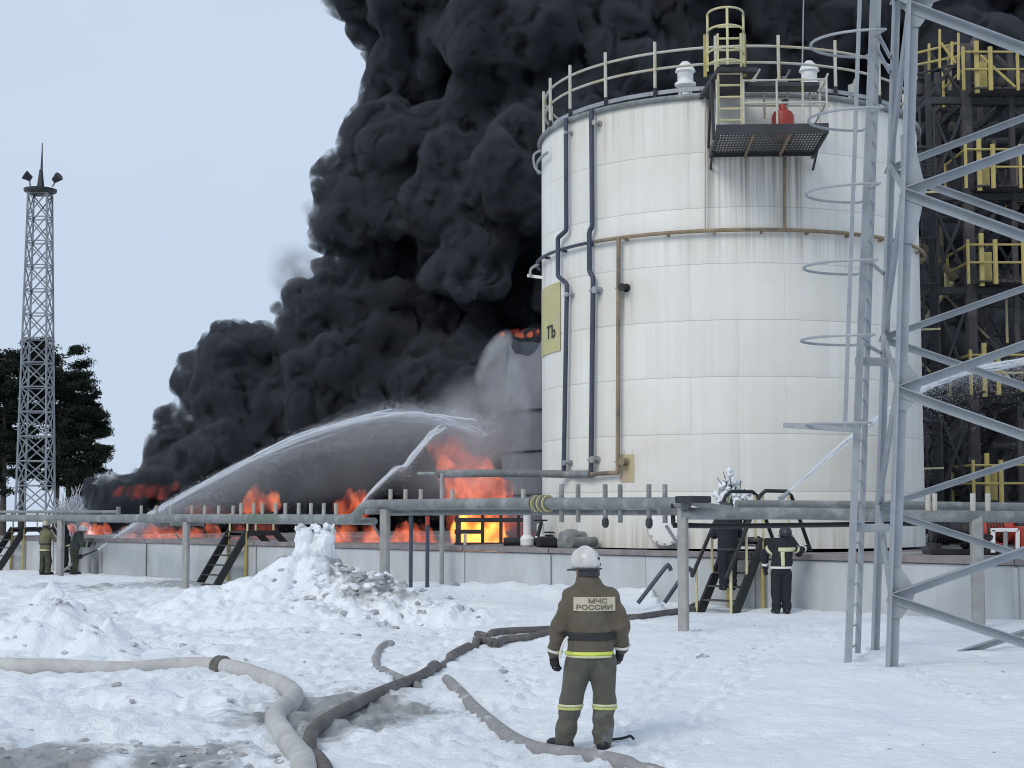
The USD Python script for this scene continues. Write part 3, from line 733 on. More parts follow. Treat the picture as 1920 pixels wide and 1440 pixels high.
# the branch pipe leaving the risers to the left, on its own post
zb = TH(1108, 888, TR + 0.16)[1]
bA, bB = TP(*TH(1160, 886, TR + 0.16), TR + 0.16), TP(*TH(1108, 889, TR + 0.16), TR + 0.16)
b2 = TP(*TH(1057, 889, TR + 0.16), TR + 0.16)
bEnd = W(818, 889, 39.6)
obj("branch_pipe", tube([bA, bB + np.array([0, -0.05, 0])], 0.055, 9), M["rust_pipe"], tank, smooth=40)
obj("branch_pipe", tube(smooth_path([bB, (bB + b2) / 2, b2, W(940, 887, 40.0), bEnd], 40), 0.10, 12), M["pipe"], tank, smooth=40)
obj("branch_pipe", tube([bEnd, bEnd + np.array([0, 0.25, 0.02]), W(785, 888, 41)], 0.045, 8), M["pipe"], tank, smooth=40)
bp = W(829, 889, 39.55)
obj("branch_post", rod((bp[0], bp[1], 0.0), (bp[0], bp[1], bp[2] + 0.02), 0.058, 10), M["post"], tank, smooth=40)
# clamps and nozzles on the shell
for px, py, s, m in ((1075, 553, .07, "galv"), (1125, 545, .10, "galv"), (1175, 540, .11, "black"), (1071, 868, .08, "galv"), (1121, 862, .10, "post"), (1175, 866, .10, "rust_pipe"), (1073, 250, .06, "galv"), (1125, 232, .08, "post")):
    a, z = TH(px, py)
    fl = obj("nozzle", lathe([(0, 0), (s, 0), (s, 0.05), (s * .55, 0.05), (s * .55, 0.2), (s * .9, 0.2), (s * .9, 0.25), (0, 0.25)], TP(a, z, TR - 0.01), 12, TP(a, z, TR + 1) - TP(a, z, TR)), M[m], tank, smooth=30)
    obj("clamp_arm", beam(TP(a, z, TR + 0.1), TP(a - (0.05 if px > 1100 or py > 500 else 0.03), z, TR + 0.13), 0.04, 0.04), M["galv"], fl)
a0 = TH(1175, 895)[0]
v, f = plate(a0 - 0.035, a0 + 0.045, TH(1175, 905)[1], TH(1175, 852)[1], TR + 0.006, 0.006, 5, 3)
obj("primer_patch", (v, f), M["sign"], tank)
# yellow sign at the left with the end of a word
a0, a1 = -1.50, TH(1052, 600)[0]
z0, z1 = TH(1040, 660)[1], TH(1040, 532)[1]
v, f = plate(a0, a1, z0, z1, TR + 0.03, 0.012, 8, 4)
sg_ = obj("sign_board", (v, f), M["sign"], tank)
tmz = meshkit.text_mesh("ТЪ", 0.34, 0.02, bold=True)
vv = np.array(tmz.vertices); vv[:, 0] -= vv[:, 0].max()
zc = TH(1035, 634)[1]
vv2 = np.array([TP(a1 - 0.055 + x_ / TR, zc + y_, TR + 0.03 + z_) for x_, y_, z_ in vv])
obj("sign_letters", (vv2, np.array(tmz.faces)), M["ink"], sg_)
# manhole with bolted cover, low on the shell
a, z = TH(1252, 990)
ax = TP(a, z, TR + 1) - TP(a, z, TR)
mh = obj("manhole_neck", lathe([(0.36, 0), (0.36, 0.3), (0.44, 0.3), (0.44, 0.36), (0.30, 0.36), (0, 0.36)], TP(a, z, TR - 0.05), 28, ax), M["seam"], tank, smooth=30)
obj("manhole_cover", lathe([(0, 0), (0.43, 0), (0.43, 0.05), (0.36, 0.07), (0, 0.075)], TP(a + 0.01, z, TR + 0.34), 28, ax), M["white"], mh, smooth=30)
for k in range(12):
    t = k * PI / 6
    d_, s_, u_ = frame(ax)
    c_ = TP(a + 0.01, z, TR + 0.385) + 0.385 * (math.cos(t) * s_ + math.sin(t) * u_)
    obj("bolt", lathe([(0, 0), (0.028, 0), (0.028, 0.03), (0, 0.03)], c_, 6, ax), M["post"], mh)
# second nozzle by the man's helmet
a, z = TH(1085, 1022, TR + 0.3)
obj("inlet_valve", MB().add(lathe([(0, 0), (0.34, 0), (0.36, 0.12), (0.3, 0.34), (0.12, 0.46), (0, 0.47)], TP(a, 1.2, TR + 0.55), 18)).add(rod(TP(a - 0.03, 1.45, TR), TP(a - 0.03, 1.45, TR + 0.7), 0.16, 14)).add(rod(TP(a + 0.09, 1.35, TR + 0.2), TP(a + 0.09, 1.35, TR + 1.1), 0.13, 14)), M["pipe"], tank, smooth=35)
# side gallery with grating, red foam chamber, ladder and cage: a square deck standing off the shell
thc = TH(1456, 262, TR + 1.2)[0]
rdv, tdv = np.array([math.sin(thc), -math.cos(thc), 0]), np.array([math.cos(thc), math.sin(thc), 0])
rdv, tdv = np.array([math.sin(thc - 0.11), -math.cos(thc - 0.11), 0]), np.array([math.cos(thc - 0.11), math.sin(thc - 0.11), 0])
def GP(o, r, z):
    """o metres to the right, r metres out from the shell at the deck's middle"""
    return np.array([TX + TR * math.sin(thc), TY - TR * math.cos(thc), z]) + rdv * r + tdv * (o - 0.10)
gD, gH = 2.35, 1.27
gz0 = W(1456, 246, GP(0, gD, 0)[1])[2]
gal = obj("gallery_frame", MB().add(beam(GP(-gH, -0.1, gz0), GP(-gH, gD, gz0), 0.06, 0.14)).add(beam(GP(gH, -0.25, gz0), GP(gH, gD, gz0), 0.06, 0.14))
          .add(beam(GP(-gH - .03, gD, gz0 + 0.05), GP(gH + .03, gD, gz0 + 0.05), 0.05, 0.24)).add(beam(GP(-gH, 0.04, gz0), GP(gH, 0.04, gz0), 0.05, 0.12))
          .add(beam(GP(-gH, -0.08, gz0 - 0.35), GP(-gH, 0.7, gz0 - 0.06), 0.05, 0.06)).add(beam(GP(gH, -0.2, gz0 - 0.35), GP(gH, 0.6, gz0 - 0.06), 0.05, 0.06)), M["dark_steel"], tank)
for k in range(3):
    t0, t1 = -gH + 2 * gH * (k + 0.02) / 3, -gH + 2 * gH * (k + 0.98) / 3
    g = MB()
    for i in range(12):
        t = t0 + (t1 - t0) * i / 11
        g.add(beam(GP(t, 0.06, gz0 + 0.05), GP(t, gD - 0.03, gz0 + 0.05), 0.035, 0.04))
    for i in range(9):
        r_ = 0.06 + (gD - 0.1) * (i + 0.5) / 9
        g.add(beam(GP(t0, r_, gz0 + 0.05), GP(t1, r_, gz0 + 0.05), 0.03, 0.034))
    obj("deck_grating", g, M["grating"], gal)
    if k < 2:
        tj = -gH + 2 * gH * (k + 1) / 3
        obj("deck_joist", beam(GP(tj, 0.02, gz0 - 0.04), GP(tj, gD, gz0 - 0.04), 0.06, 0.09), M["rust_pipe"], gal)
for o, r_ in ((-gH, gD), (-gH + 0.62, gD), (0.12, gD), (0.72, gD), (gH, gD), (gH, 1.2), (-gH, 1.2)):
    obj("gallery_post", rod(GP(o, r_ - 0.03, gz0 + 0.05), GP(o, r_ - 0.03, gz0 + 1.25), 0.026, 7), M["rail"], gal, smooth=40)
for hh in (1.22, 0.68):
    obj("gallery_rail", rod(GP(-gH + 0.62, gD - 0.03, gz0 + hh), GP(gH, gD - 0.03, gz0 + hh), 0.024, 7), M["rail"], gal, smooth=40)
    obj("gallery_rail", rod(GP(gH, 0.1, gz0 + hh), GP(gH, gD - 0.03, gz0 + hh), 0.024, 7), M["rail"], gal, smooth=40)
lo0, lo1, lr = -gH + 0.04, -gH + 0.58, gD - 0.12
ltop = W(1380, 132, GP(0, lr, 0)[1])[2]
for o in (lo0, lo1):
    obj("ladder_rail", beam(GP(o, lr, gz0 + 0.05), GP(o, lr, ltop + 0.9), 0.05, 0.07), M["pale_yellow"], gal)
for k in range(9):
    obj("ladder_rung", rod(GP(lo0, lr, gz0 + 0.3 + k * 0.28), GP(lo1, lr, gz0 + 0.3 + k * 0.28), 0.026, 6), M["pale_yellow"], gal)
obj("side_brace", MB().add(beam(GP(-gH - 0.05, 1.9, gz0 - 0.05), GP(-gH - 0.07, 1.5, ltop + 0.1), 0.07, 0.12)).add(beam(GP(-gH - 0.05, 1.4, ltop), GP(-gH - 0.05, 0.0, gz0 + 0.2), 0.06, 0.09)), M["dark_steel"], gal)
# landing bridging from the ladder head to the roof, its railing and the cage
obj("landing_plate", MB().add(box((GP(lo0 + 0.3, 1.1, ltop) + GP(lo0 + 0.3, 1.1, ltop)) / 2, (0.95, 2.6, 0.10), thc)).add(beam(GP(lo1 + 0.2, 0.9, ltop - 0.02), GP(gH, 0.9, ltop - 0.05), 0.5, 0.12)), M["dark_steel"], gal)
for o in (0.0, 0.55, 1.1):
    obj("landing_post", rod(GP(o, 0.7, ltop - 0.75), GP(o, 0.7, ltop + 0.15), 0.03, 7), M["rail"], gal, smooth=40)
obj("landing_rail", rod(GP(lo1, 0.7, ltop - 0.42), GP(gH + 0.3, 0.7, ltop - 0.46), 0.025, 7), M["rail"], gal, smooth=40)
cmid, crad = (lo0 + lo1) / 2 - 0.09, 0.42
ctop = W(1375, 18, GP(0, lr + 0.3, 0)[1])[2]
def cagept(a, z):
    return GP(cmid + crad * math.cos(a), lr + 0.55 * math.sin(a), z)
for z in (ctop, ctop - 0.42, ctop - 0.95, ltop + 0.12):
    obj("cage_hoop", tube([cagept(a, z) for a in np.linspace(0, PI, 16)], 0.026, 6), M["pale_yellow"], gal, smooth=40)
for a in (0.02, PI / 2, PI - 0.02):
    obj("cage_strap", beam(cagept(a, ltop), cagept(a, ctop), 0.055, 0.03), M["pale_yellow"], gal)
for o in (cmid - crad - 0.05, cmid + crad + 0.03):
    obj("cage_post", beam(GP(o, lr - 0.1, ltop - 0.1), GP(o, lr - 0.1, ctop - 0.45), 0.075, 0.075), M["yellow"], gal)
# red foam chamber on the gallery
fa = TH(1468, 215, TR + 1.0)[0]
fc = TP(fa, gz0 + 0.08, TR + 1.0)
foam = obj("foam_chamber", MB().add(lathe([(0, 0), (0.20, 0), (0.25, 0.06), (0.27, 0.14), (0.27, 0.62), (0.22, 0.72), (0.10, 0.78), (0.08, 0.92), (0, 0.94)], fc, 20)).add(rod(fc + (0, 0, 0.45), TP(fa, gz0 + 0.53, TR - 0.02), 0.12, 12))
           .add(lathe([(0.2, 0.3), (0.31, 0.3), (0.31, 0.36), (0.2, 0.36)], fc, 20)), M["red"], tank, smooth=35)
obj("chamber_cap", lathe([(0, 0), (0.07, 0), (0.09, 0.1), (0, 0.14)], fc + (0.06, 0, 0.92), 10), M["black"], foam, smooth=30)
# breather valves on the roof
for px, py in ((1285, 150), (1517, 132)):
    a = TH(px, py, TR - 0.5)[0]
    c = TP(a, TZ1 + 0.1, TR - 0.5)
    vn = obj("breather_valve", lathe([(0, 0.0), (0.10, 0.0), (0.10, 0.32), (0.27, 0.36), (0.27, 0.42), (0.2, 0.46), (0.2, 0.68), (0.26, 0.72), (0.2, 0.86), (0.08, 0.98), (0, 1.0)], c, 18), M["white"], tank, smooth=30)
    obj("valve_legs", MB().add(beam(c + (-0.22, 0, -0.05), c + (-0.08, 0, 0.35), 0.05, 0.05)).add(beam(c + (0.22, 0, -0.05), c + (0.08, 0, 0.35), 0.05, 0.05)), M["white"], vn)
for px in (1412, 1470, 1545, 1600):
    a = TH(px, 150, TR - 0.2)[0]
    obj("roof_fitting", MB().add(box(TP(a, TZ1 + 0.3, TR - 0.25), (0.16, 0.16, 0.5), a, 0.02)).add(rod(TP(a, TZ1 + 0.4, TR - 0.3), TP(a + 0.04, TZ1 + 0.75, TR - 0.3), 0.03, 6)), M["rail"] if px != 1470 else M["pipe"], tank)
obj("lightning_rod", rod(W(1503, 200, 39), W(1508, -70, 39), 0.022, 6, 0.012), M["galv"], tank)
# yellow railing at the far right of the roof, leading to the stair tower
for (px0, py0, px1, py1) in ((1716, 100, 1798, 80), (1716, 122, 1798, 105), (1716, 140, 1800, 118)):
    obj("bridge_rail", rod(W(px0, py0, 43.0), W(px1, py1, 43.6), 0.035, 7), M["yellow"] if py0 != 140 else M["dark_steel"], tank)
for px, a, b in ((1718, 90, 150), (1742, 82, 138), (1762, 55, 128), (1785, 78, 122), (1797, 62, 150)):
    obj("bridge_post", rod(W(px, a, 43.3), W(px, b, 43.3), 0.04, 7), M["yellow"], tank)
obj("bridge_rail", rod(W(1764, 80, 43.3), W(1792, 118, 43.3), 0.04, 7), M["yellow"], tank)
# ------------------------------------------------------------------ pipe racks before the wall
def gpt(x, y, dz=0.0):
    return np.array([x, y, float(gz(x, y)) + dz])
RK = lambda Y: 2.98 - (Y - 27.0) / 1.36                       # x of the left rack at depth Y
def rackY(px):
    k = (px - 960) / FPX * CP
    return (27.0 + 1.36 * 2.98) / (1 + 1.36 * k * 1.0)
def rp(px, z):
    Y = rackY(px)
    return np.array([RK(Y), Y, z])
def rz(px, py):
    return W(px, py, rackY(px))[2]
rk = thing("pipe_rack", "long grey-green pipe on square posts running from the corner post off to the left", "pipe rack", (RK(30), 30, 0))
zu, zl = rz(900, 945), rz(450, 972)
P = [rp(1288, zu - 0.02), rp(1000, zu), rp(720, zu), rp(686, zu - 0.03), rp(664, zl + 0.05), rp(640, zl), rp(400, zl), rp(200, zl - 0.02), rp(60, zl - 0.03), rp(-60, zl - 0.03)]
obj("main_pipe", tube(smooth_path(P, 120), 0.118, 14), M["pipe"], rk, smooth=40)
P = [rp(680, zl - 0.05) + (0.25, 0.25, 0), rp(400, zl - 0.06) + (0.25, 0.25, 0), rp(-60, zl - 0.1) + (0.25, 0.25, 0)]
obj("lower_pipe", tube(P, 0.09, 10), M["pipe"], rk, smooth=40)
P = [rp(1292, zu - 0.16) + (0.2, 0.2, 0), rp(900, zu - 0.16) + (0.2, 0.2, 0), rp(700, zu - 0.18) + (0.2, 0.2, 0)]
obj("lower_pipe", tube(P, 0.07, 10), M["pipe"], rk, smooth=40)
e = rp(1292, zu)
obj("pipe_end_box", box(e + (0.06, -0.1, 0.05), (0.42, 0.5, 0.12), -0.9, 0.02), M["dark_steel"], rk)
z3 = rz(110, 961) + 0.02
hr = obj("upper_rail", tube([rp(222, z3), rp(-60, z3)], 0.055, 8), M["pipe"], rk, smooth=40)
for px in (-30, 0, 22, 45, 70, 92, 118, 142, 168, 195, 222):
    obj("rail_stub", rod(rp(px, zl), rp(px, z3 + (0.16 if px == 222 else 0)), 0.035 if px != 222 else 0.07, 7), M["pipe"], hr, smooth=40)
for px, w in ((1280, 0.165), (722, 0.19), (350, 0.17), (115, 0.2)):
    c = rp(px, 0)
    top = zu - 0.1 if px > 700 else zl - 0.1
    g0 = float(gz(c[0], c[1])) - 0.3
    pst = obj("rack_post", beam((c[0], c[1], g0), (c[0], c[1], top), w, w, (0.4, 1, 0)), M["post"], rk)
    obj("post_bracket", MB().add(beam(c + (-0.42, -0.1, top - 0.06), c + (0.42, 0.3, top - 0.06), 0.12, 0.12)).add(beam(c + (-0.3, -0.1, top - 0.3), c + (-0.04, 0, top - 0.7), 0.05, 0.05)), M["pipe"], pst)
stub_px = [265, 293, 320, 360, 384, 410, 437, 452, 476, 492, 517, 535, 560, 583, 607, 630, 732, 760, 789, 848, 981, 1053, 1084, 1135, 1163, 1217, 1247]
for k, px in enumerate(stub_px):
    zt = {True: zu, False: zl}[px > 670]
    hh = rz(px, 908 if px > 1000 else 917 if px > 700 else 943 if px > 440 else 948)
    lo = zt - 0.1 if px < 1040 else zt - 0.36
    obj("pipe_stub", rod(rp(px, lo), rp(px, hh), 0.045, 8), M["stub"] if px < 1000 else M["pipe"], rk, smooth=40)
    if 1100 < px < 1150 or 1200 < px < 1225:
        obj("hanging_valve", lathe([(0, 0), (0.04, 0.01), (0.065, 0.06), (0.065, 0.14), (0.04, 0.2), (0, 0.2)], rp(px, zt - 0.46), 10), M["dark_steel"], rk, smooth=40)
for k in range(6):
    px = 1002 + k * 5
    obj("flange_ring", lathe([(0.13, 0), (0.17, 0), (0.17, 0.03), (0.13, 0.03)], rp(px, zu), 16, rp(px + 10, zu) - rp(px, zu)), M["sign"] if k % 2 else M["pipe"], rk)
obj("green_sleeve", tube([rp(470, zl), rp(520, zl)], 0.123, 14), mat("green_paint", (0.12, 0.15, 0.12), 0.6, 0.2), rk, smooth=40)

r2 = thing("pipe_rack", "pair of grey pipes crossing the right half on posts behind the lattice tower", "pipe rack", (6, 27.3, 0))
def q2(px, py, dy=0.0):
    return W(px, py, 27.0 + (px - 1280) * 0.0013 + dy)
obj("main_pipe", tube(smooth_path([q2(1276, 962), q2(1320, 963), q2(1500, 963), q2(1700, 967), q2(2200, 972)], 40), 0.105, 12), M["pipe"], r2, smooth=40)
obj("lower_pipe", tube(smooth_path([q2(1262, 985, .15), q2(1400, 986, .15), q2(1700, 982, .15), q2(1740, 984, .15), q2(1800, 998, .15), q2(1860, 1008, .15)], 40), 0.045, 8), M["black"], r2, smooth=40)
obj("lower_pipe", tube([q2(1380, 946, .5), q2(1700, 948, .5), q2(2200, 955, .5)], 0.085, 10), M["pipe"], r2, smooth=40)
obj("lower_pipe", tube(smooth_path([q2(1290, 938, 1.2), q2(1330, 950, 1.2), q2(1370, 955, 1.2)], 12), 0.07, 8), M["pipe"], r2, smooth=40)
obj("drop_pipe", tube(smooth_path([q2(1262, 945, .1), q2(1262, 975, .1), q2(1263, 985, .1)], 10), 0.04, 7), M["black"], r2, smooth=40)
for px, w, py in ((1830, 0.2, 968),):
    c = q2(px, py)
    obj("rack_post", beam((c[0], c[1], -0.4), (c[0], c[1], c[2]), w, w, (0, 1, 0)), M["post"], r2)
for px in (1740, 1752, 1824, 1852):
    obj("pipe_stub", rod(q2(px, 967), q2(px, 925), 0.05, 8), M["rail"], r2, smooth=40)

# thin marker posts before the wall
for px, col, lab in ((770, "blue_pipe", "thin blue-black marker post left of the two in front of the wall"), (801, "blue_pipe", "thin blue-black marker post beside the rusty pipe support")):
    b = G(px, 1098, 0.3)
    b = W(px, 1098, 39.0)
    t = thing("marker_post", lab, "post", (b[0], b[1], 0))
    obj("shaft", rod((b[0], b[1], -0.1), (b[0], b[1], W(px, 985, 39.0)[2]), 0.05, 8), M[col], t, smooth=40)
    obj("cap", rod((b[0], b[1], W(px, 985, 39.0)[2]), (b[0], b[1], W(px, 968, 39.0)[2]), 0.055, 8), M["red" if px == 801 else "blue_pipe"], t, smooth=40)
# bent handrails leaning out of the snow by the wall
for k, pts in enumerate(([(1196, 1131), (1246, 1066), (1254, 1061), (1258, 1070)], [(1246, 1130), (1286, 1072), (1294, 1067), (1298, 1076)])):
    P = smooth_path([W(a, b, 32.6 + 0.5 * k) for a, b in pts], 20)
    obj("bent_handrail", tube(P, 0.045, 8), M["blue_pipe"], smooth=40, label=("bent blue-grey pipe handrail rising from the snow just right of the standing firefighter" if k == 0 else "bent blue-grey pipe handrail rising from the snow at the corner post"), cat="handrail")
for k, px in enumerate((174, 189, 205)):
    b = G(px, 1078)
    obj("guide_post", rod((b[0], b[1], -0.1), (b[0], b[1], W(px, 1045 - 10 * (k > 0), b[1])[2]), 0.07, 8), M["post"], smooth=40, label=f"{('leftmost', 'middle', 'rightmost')[k]} of three short grey posts below the start of the arching water jet", cat="post", group="short posts below the water jet")

# ------------------------------------------------------------------ steel stiles over the wall (three alike)
def make_stile(name, label, base, rails=True):
    t = thing(name, label, "stairs", base, group="steel stiles over the yard wall")
    def S(s, o, z):                                            # s into the yard, o to the right
        return np.asarray(base, float) + WN * s + WA * o + np.array([0, 0, z])
    top, run = 1.5, 1.2
    for o in (-0.45, 0.45):
        obj("stringer", beam(S(0, o, -0.25), S(run, o, top), 0.06, 0.24), M["black"], t)
        obj("stringer", beam(S(run + 1.0, o, top), S(run + 1.5, o, 1.05), 0.06, 0.2), M["black"], t)
        rails and obj("handrail", tube([S(-0.1, o, 0.75), S(run - 0.1, o, top + 0.95), S(run + 0.1, o, top + 1.05), S(run + 0.85, o, top + 1.05), S(run + 1.05, o, top + 0.95), S(run + 1.75, o, 1.25)], 0.042, 7), M["black"], t, smooth=30)
        for s, z0, z1 in ((0.05, 0.0, 0.9), (run * 0.5, 0.7, 1.65), (run, top, top + 1.0), (run + 0.95, top, top + 1.02)):
            (rails or s > 0.9) and obj("baluster", rod(S(s, o, z0), S(s, o, z1 if rails else z0 + 0.55), 0.03, 6), M["pale_yellow"], t, smooth=40)
        obj("support_leg", rod(S(run - 0.05, o, -0.2), S(run - 0.05, o, top), 0.045, 7), M["yellow"], t, smooth=40)
    for k in range(6):
        u = (k + 0.5) / 6
        obj("tread", box(S(run * u, 0, -0.2 + (top + 0.2) * u + 0.03), (0.84, 0.2, 0.035), -PI / 4), M["soot_steel"], t)
    obj("platform", box(S(run + 0.5, 0, top), (0.9, 1.0, 0.06), -PI / 4), M["soot_steel"], t)
    obj("platform_edge", MB().add(beam(S(run, 0.48, top - 0.03), S(run + 1, 0.48, top - 0.03), 0.05, 0.16)).add(beam(S(run, -0.48, top - 0.03), S(run + 1, -0.48, top - 0.03), 0.05, 0.16)), M["black"], t)
    return t
def wall_at(px):
    k = (px - 960) / FPX
    Y = WC / (1 + k)
    return np.array([WC - Y, Y, 0.0])
st0 = wall_at(1402) - WN * 1.3
stile0 = make_stile("wall_stile", "black steel stile over the wall between the two dark-clothed firefighters at right", st0)
for px, lab in ((452, "black steel stile with a rusty platform over the wall left of the snow heap"), (42, "black steel stile over the wall at the left edge beside the hose crew")):
    p = wall_at(px) - WN * 1.25
    if px > 100:
        stile1 = make_stile("wall_stile", lab, p, False)
    else:
        copy_thing(stile1, "wall_stile", p, 0, lab, "steel stiles over the yard wall", "stairs")

# ------------------------------------------------------------------ lattice mast at the right with its caged ladder
LT = thing("lattice_tower", "tall galvanised lattice tower with a caged ladder cutting across the right edge", "tower", (7.2, 22.5, 0))
A0, A1 = G(1660, 1252), W(1702, -60, 21.1)
B0, B1 = W(1632, 1232, 23.9), W(1675, -60, 24.0)
C0 = A0 + np.array([4.25, 0.0, 0.0]); C1 = A1 + np.array([3.35, 0.0, 0])
D0 = B0 + np.array([4.25, 0.0, 0.0]); D1 = B1 + np.array([3.35, 0.0, 0])
ext = 1.18
def leg(name, p, q, w, t, flip):
    p = np.asarray(p); q = p + (np.asarray(q) - p) * ext
    p = p - (q - p) * 0.03
    return obj(name, angle(p, q, w, t, (0, -1, 0), flip), M["galv"], LT)
leg("leg", A0, A1, 0.17, 0.022, 1); leg("leg", B0, B1, 0.13, 0.02, 1); leg("leg", C0, C1, 0.17, 0.022, -1); leg("leg", D0, D1, 0.13, 0.02, -1)
def on(p, q, z):
    return p + (q - p) * ((z - p[2]) / (q[2] - p[2]))
zf = [W(1670, 1113, 21)[2], W(1675, 723, 21)[2], W(1688, 352, 21)[2], W(1700, 3, 21)[2]]
zf = [2 * zf[0] - zf[1]] + zf + [2 * zf[3] - zf[2]]
zr = [W(1640, 947, 24)[2], W(1650, 629, 24)[2], W(1660, 313, 24)[2], W(1668, -5, 24)[2]]
zr = [2 * zr[0] - zr[1]] + zr
def brace(p, q, w=0.115, name="brace"):
    p, q = np.asarray(p, float), np.asarray(q, float)
    obj(name, angle(p, q, w, 0.014, (0, -1, 0), 1), M["galv"], LT)
for nodes, (a0, a1), (c0, c1), dy, w in ((zf, (A0, A1), (C0, C1), -0.03, 0.125), (zr, (B0, B1), (D0, D1), 0.03, 0.105)):
    o = np.array([0, dy, 0])
    for i in range(len(nodes) - 1):
        m = (nodes[i] + nodes[i + 1]) / 2
        if nodes[i] > 0.3 or dy > 0:
            brace(on(a0, a1, nodes[i]) + o, on(c0, c1, m) + o, w)
        brace(on(a0, a1, nodes[i + 1]) + o * 1.6, on(c0, c1, m) + o * 1.6, w)
zs = sorted([z for z in zf if z > 0] + [z for z in zr if z > 0])
for i in range(len(zs) - 1):
    fa, fb = zs[i] in zf, zs[i + 1] in zf
    if fa != fb:
        brace(on(A0, A1, zs[i]) if fa else on(B0, B1, zs[i]), on(A0, A1, zs[i + 1]) if fb else on(B0, B1, zs[i + 1]), 0.09)
for z in zf[1:5]:
    p = on(A0, A1, z)
    hgt = 0.95 if abs(z - zf[3]) < 0.1 else 0.42
    obj("gusset_plate", prism([(0.0, -hgt * 0.8), (0.0, hgt * 0.8), (-0.17, hgt * 0.8), (-0.30, 0.16), (-0.36, 0), (-0.30, -0.16), (-0.17, -hgt * 0.8)], p + (0.0, -0.03, 0), p + (0.0, -0.046, 0), (0, 0, 1)), M["galv"], LT)
    for k in range(5):
        c = p + np.array([0.05 + 0.06 * (k % 2), -0.027, (k - 2) * 0.13])
        obj("bolt", lathe([(0, 0), (0.018, 0), (0.018, 0.016), (0, 0.016)], c, 6, (0, -1, 0)), M["galv"], LT)
for z in (W(1640, 678, 22.5)[2], W(1640, 990, 22.5)[2]):
    obj("ladder_bracket", box((on(A0, A1, z) + on(B0, B1, z)) / 2 + (-0.18, 0, 0), (0.62, 0.09, 0.12), 0.3, 0.01), M["galv"], LT)
# ladder standing in depth, rails one behind the other
R0, R1 = W(1589, 1227, 22.3), W(1643, -120, 22.3)
Q0, Q1 = W(1607, 1160, 23.0), W(1651, -120, 23.0)
ldr = obj("ladder_rail", beam(R0 - (0, 0, .2), R1, 0.10, 0.06, (0, 1, 0)), M["galv"], LT)
obj("ladder_rail", beam(Q0 - (0, 0, .5), Q1, 0.08, 0.05, (0, 1, 0)), M["galv"], LT)
for k in range(32):
    z = 0.15 + k * 0.3
    if z < R1[2]:
        obj("rung", rod(on(R0, R1, z), on(Q0, Q1, z), 0.016, 6), M["galv"], ldr)
def hoopc(py):
    z = W(1600, py, 22.6)[2]
    return z, on(R0, R1, z), on(Q0, Q1, z)
lz, lr, lq = hoopc(800)
for py in (797, 637, 500, 361, 222, 80, -60):
    z, r_, q_ = hoopc(py)
    left = W(1480 + (800 - py) * 0.035, py, 22.6)
    R_ = (r_[0] - left[0])
    mid = (r_ + q_) / 2
    P = [r_ + (0.02, 0.02, 0)]
    for t in np.linspace(-PI / 2, PI / 2, 15):
        P.append(mid + np.array([-R_ * math.cos(t) * 0.98, math.sin(t) * 0.70, 0]))
    P.append(q_ + (0.02, -0.02, 0))
    flat = np.array(P)
    obj("cage_hoop", tube(flat, 0.021, 6), M["galv"], LT, smooth=40)
for t, w in ((-1.16, 0.045),):
    a, b = [], None
    for py in (806, -60):
        z, r_, q_ = hoopc(py)
        left = W(1480 + (800 - py) * 0.035, py, 22.6)
        R_ = r_[0] - left[0]; mid = (r_ + q_) / 2
        a.append(mid + np.array([-R_ * math.cos(t) * 0.98, math.sin(t) * 0.70, 0]))
    obj("cage_strap", beam(a[0], a[1], w * 1.3, 0.02, (0, 1, 0)), M["galv"], LT)
obj("cage_base", MB().add(beam(W(1470, 797, 22.5), W(1602, 806, 22.3), 0.05, 0.075)).add(beam(W(1470, 797, 22.5), W(1612, 799, 23.0), 0.05, 0.06)), M["galv"], LT)
for py in (45, 75, 480, 640):
    z = W(1640, py, 22.3)[2]
    obj("stay", rod(on(R0, R1, z), on(B0, B1, z), 0.03, 7), M["galv"], LT, smooth=40)

# ------------------------------------------------------------------ dark stair tower behind the tank with yellow railings
ST = thing("stair_tower", "soot-dark steel stair tower with yellow railed landings at the right behind the tank", "stair tower", (14, 46, 1.1))
def sp(px, py, Y=46.0):
    return W(px, py, Y)
xs = [sp(1736, 600)[0], sp(1806, 600)[0], sp(1890, 600)[0], sp(1985, 600)[0]]
lev = [sp(1850, y_)[2] for y_ in (945, 745, 545, 372, 195)]
zt = lev[-1] + 1.6
for i, x in enumerate(xs):
    for Y in (45.2, 48.2):
        w = 0.16 if (i, Y) != (1, 45.2) else 0.30
        obj("column", beam((x, Y, 0.9), (x, Y, zt - (0.6 if i == 0 else 0)), w, w, (0, 1, 0)), M["soot_steel"] if i else M["dark_steel"], ST)
for z in lev:
    for Y in (45.2, 48.2):
        obj("beam", beam((xs[0], Y, z - 0.12), (xs[3], Y, z - 0.12), 0.14, 0.22), M["dark_steel"], ST)
    for x in xs:
        obj("beam", beam((x, 45.2, z - 0.1), (x, 48.2, z - 0.1), 0.12, 0.2), M["dark_steel"], ST)
    dk = MB()
    for k in range(14):
        x = xs[1] + (xs[3] - xs[1]) * (k + 0.5) / 14
        dk.add(beam((x, 44.3, z + 0.03), (x, 46.4, z + 0.03), 0.16, 0.05))
    obj("landing_deck", dk, M["soot_steel"], ST)
prev = 1.0
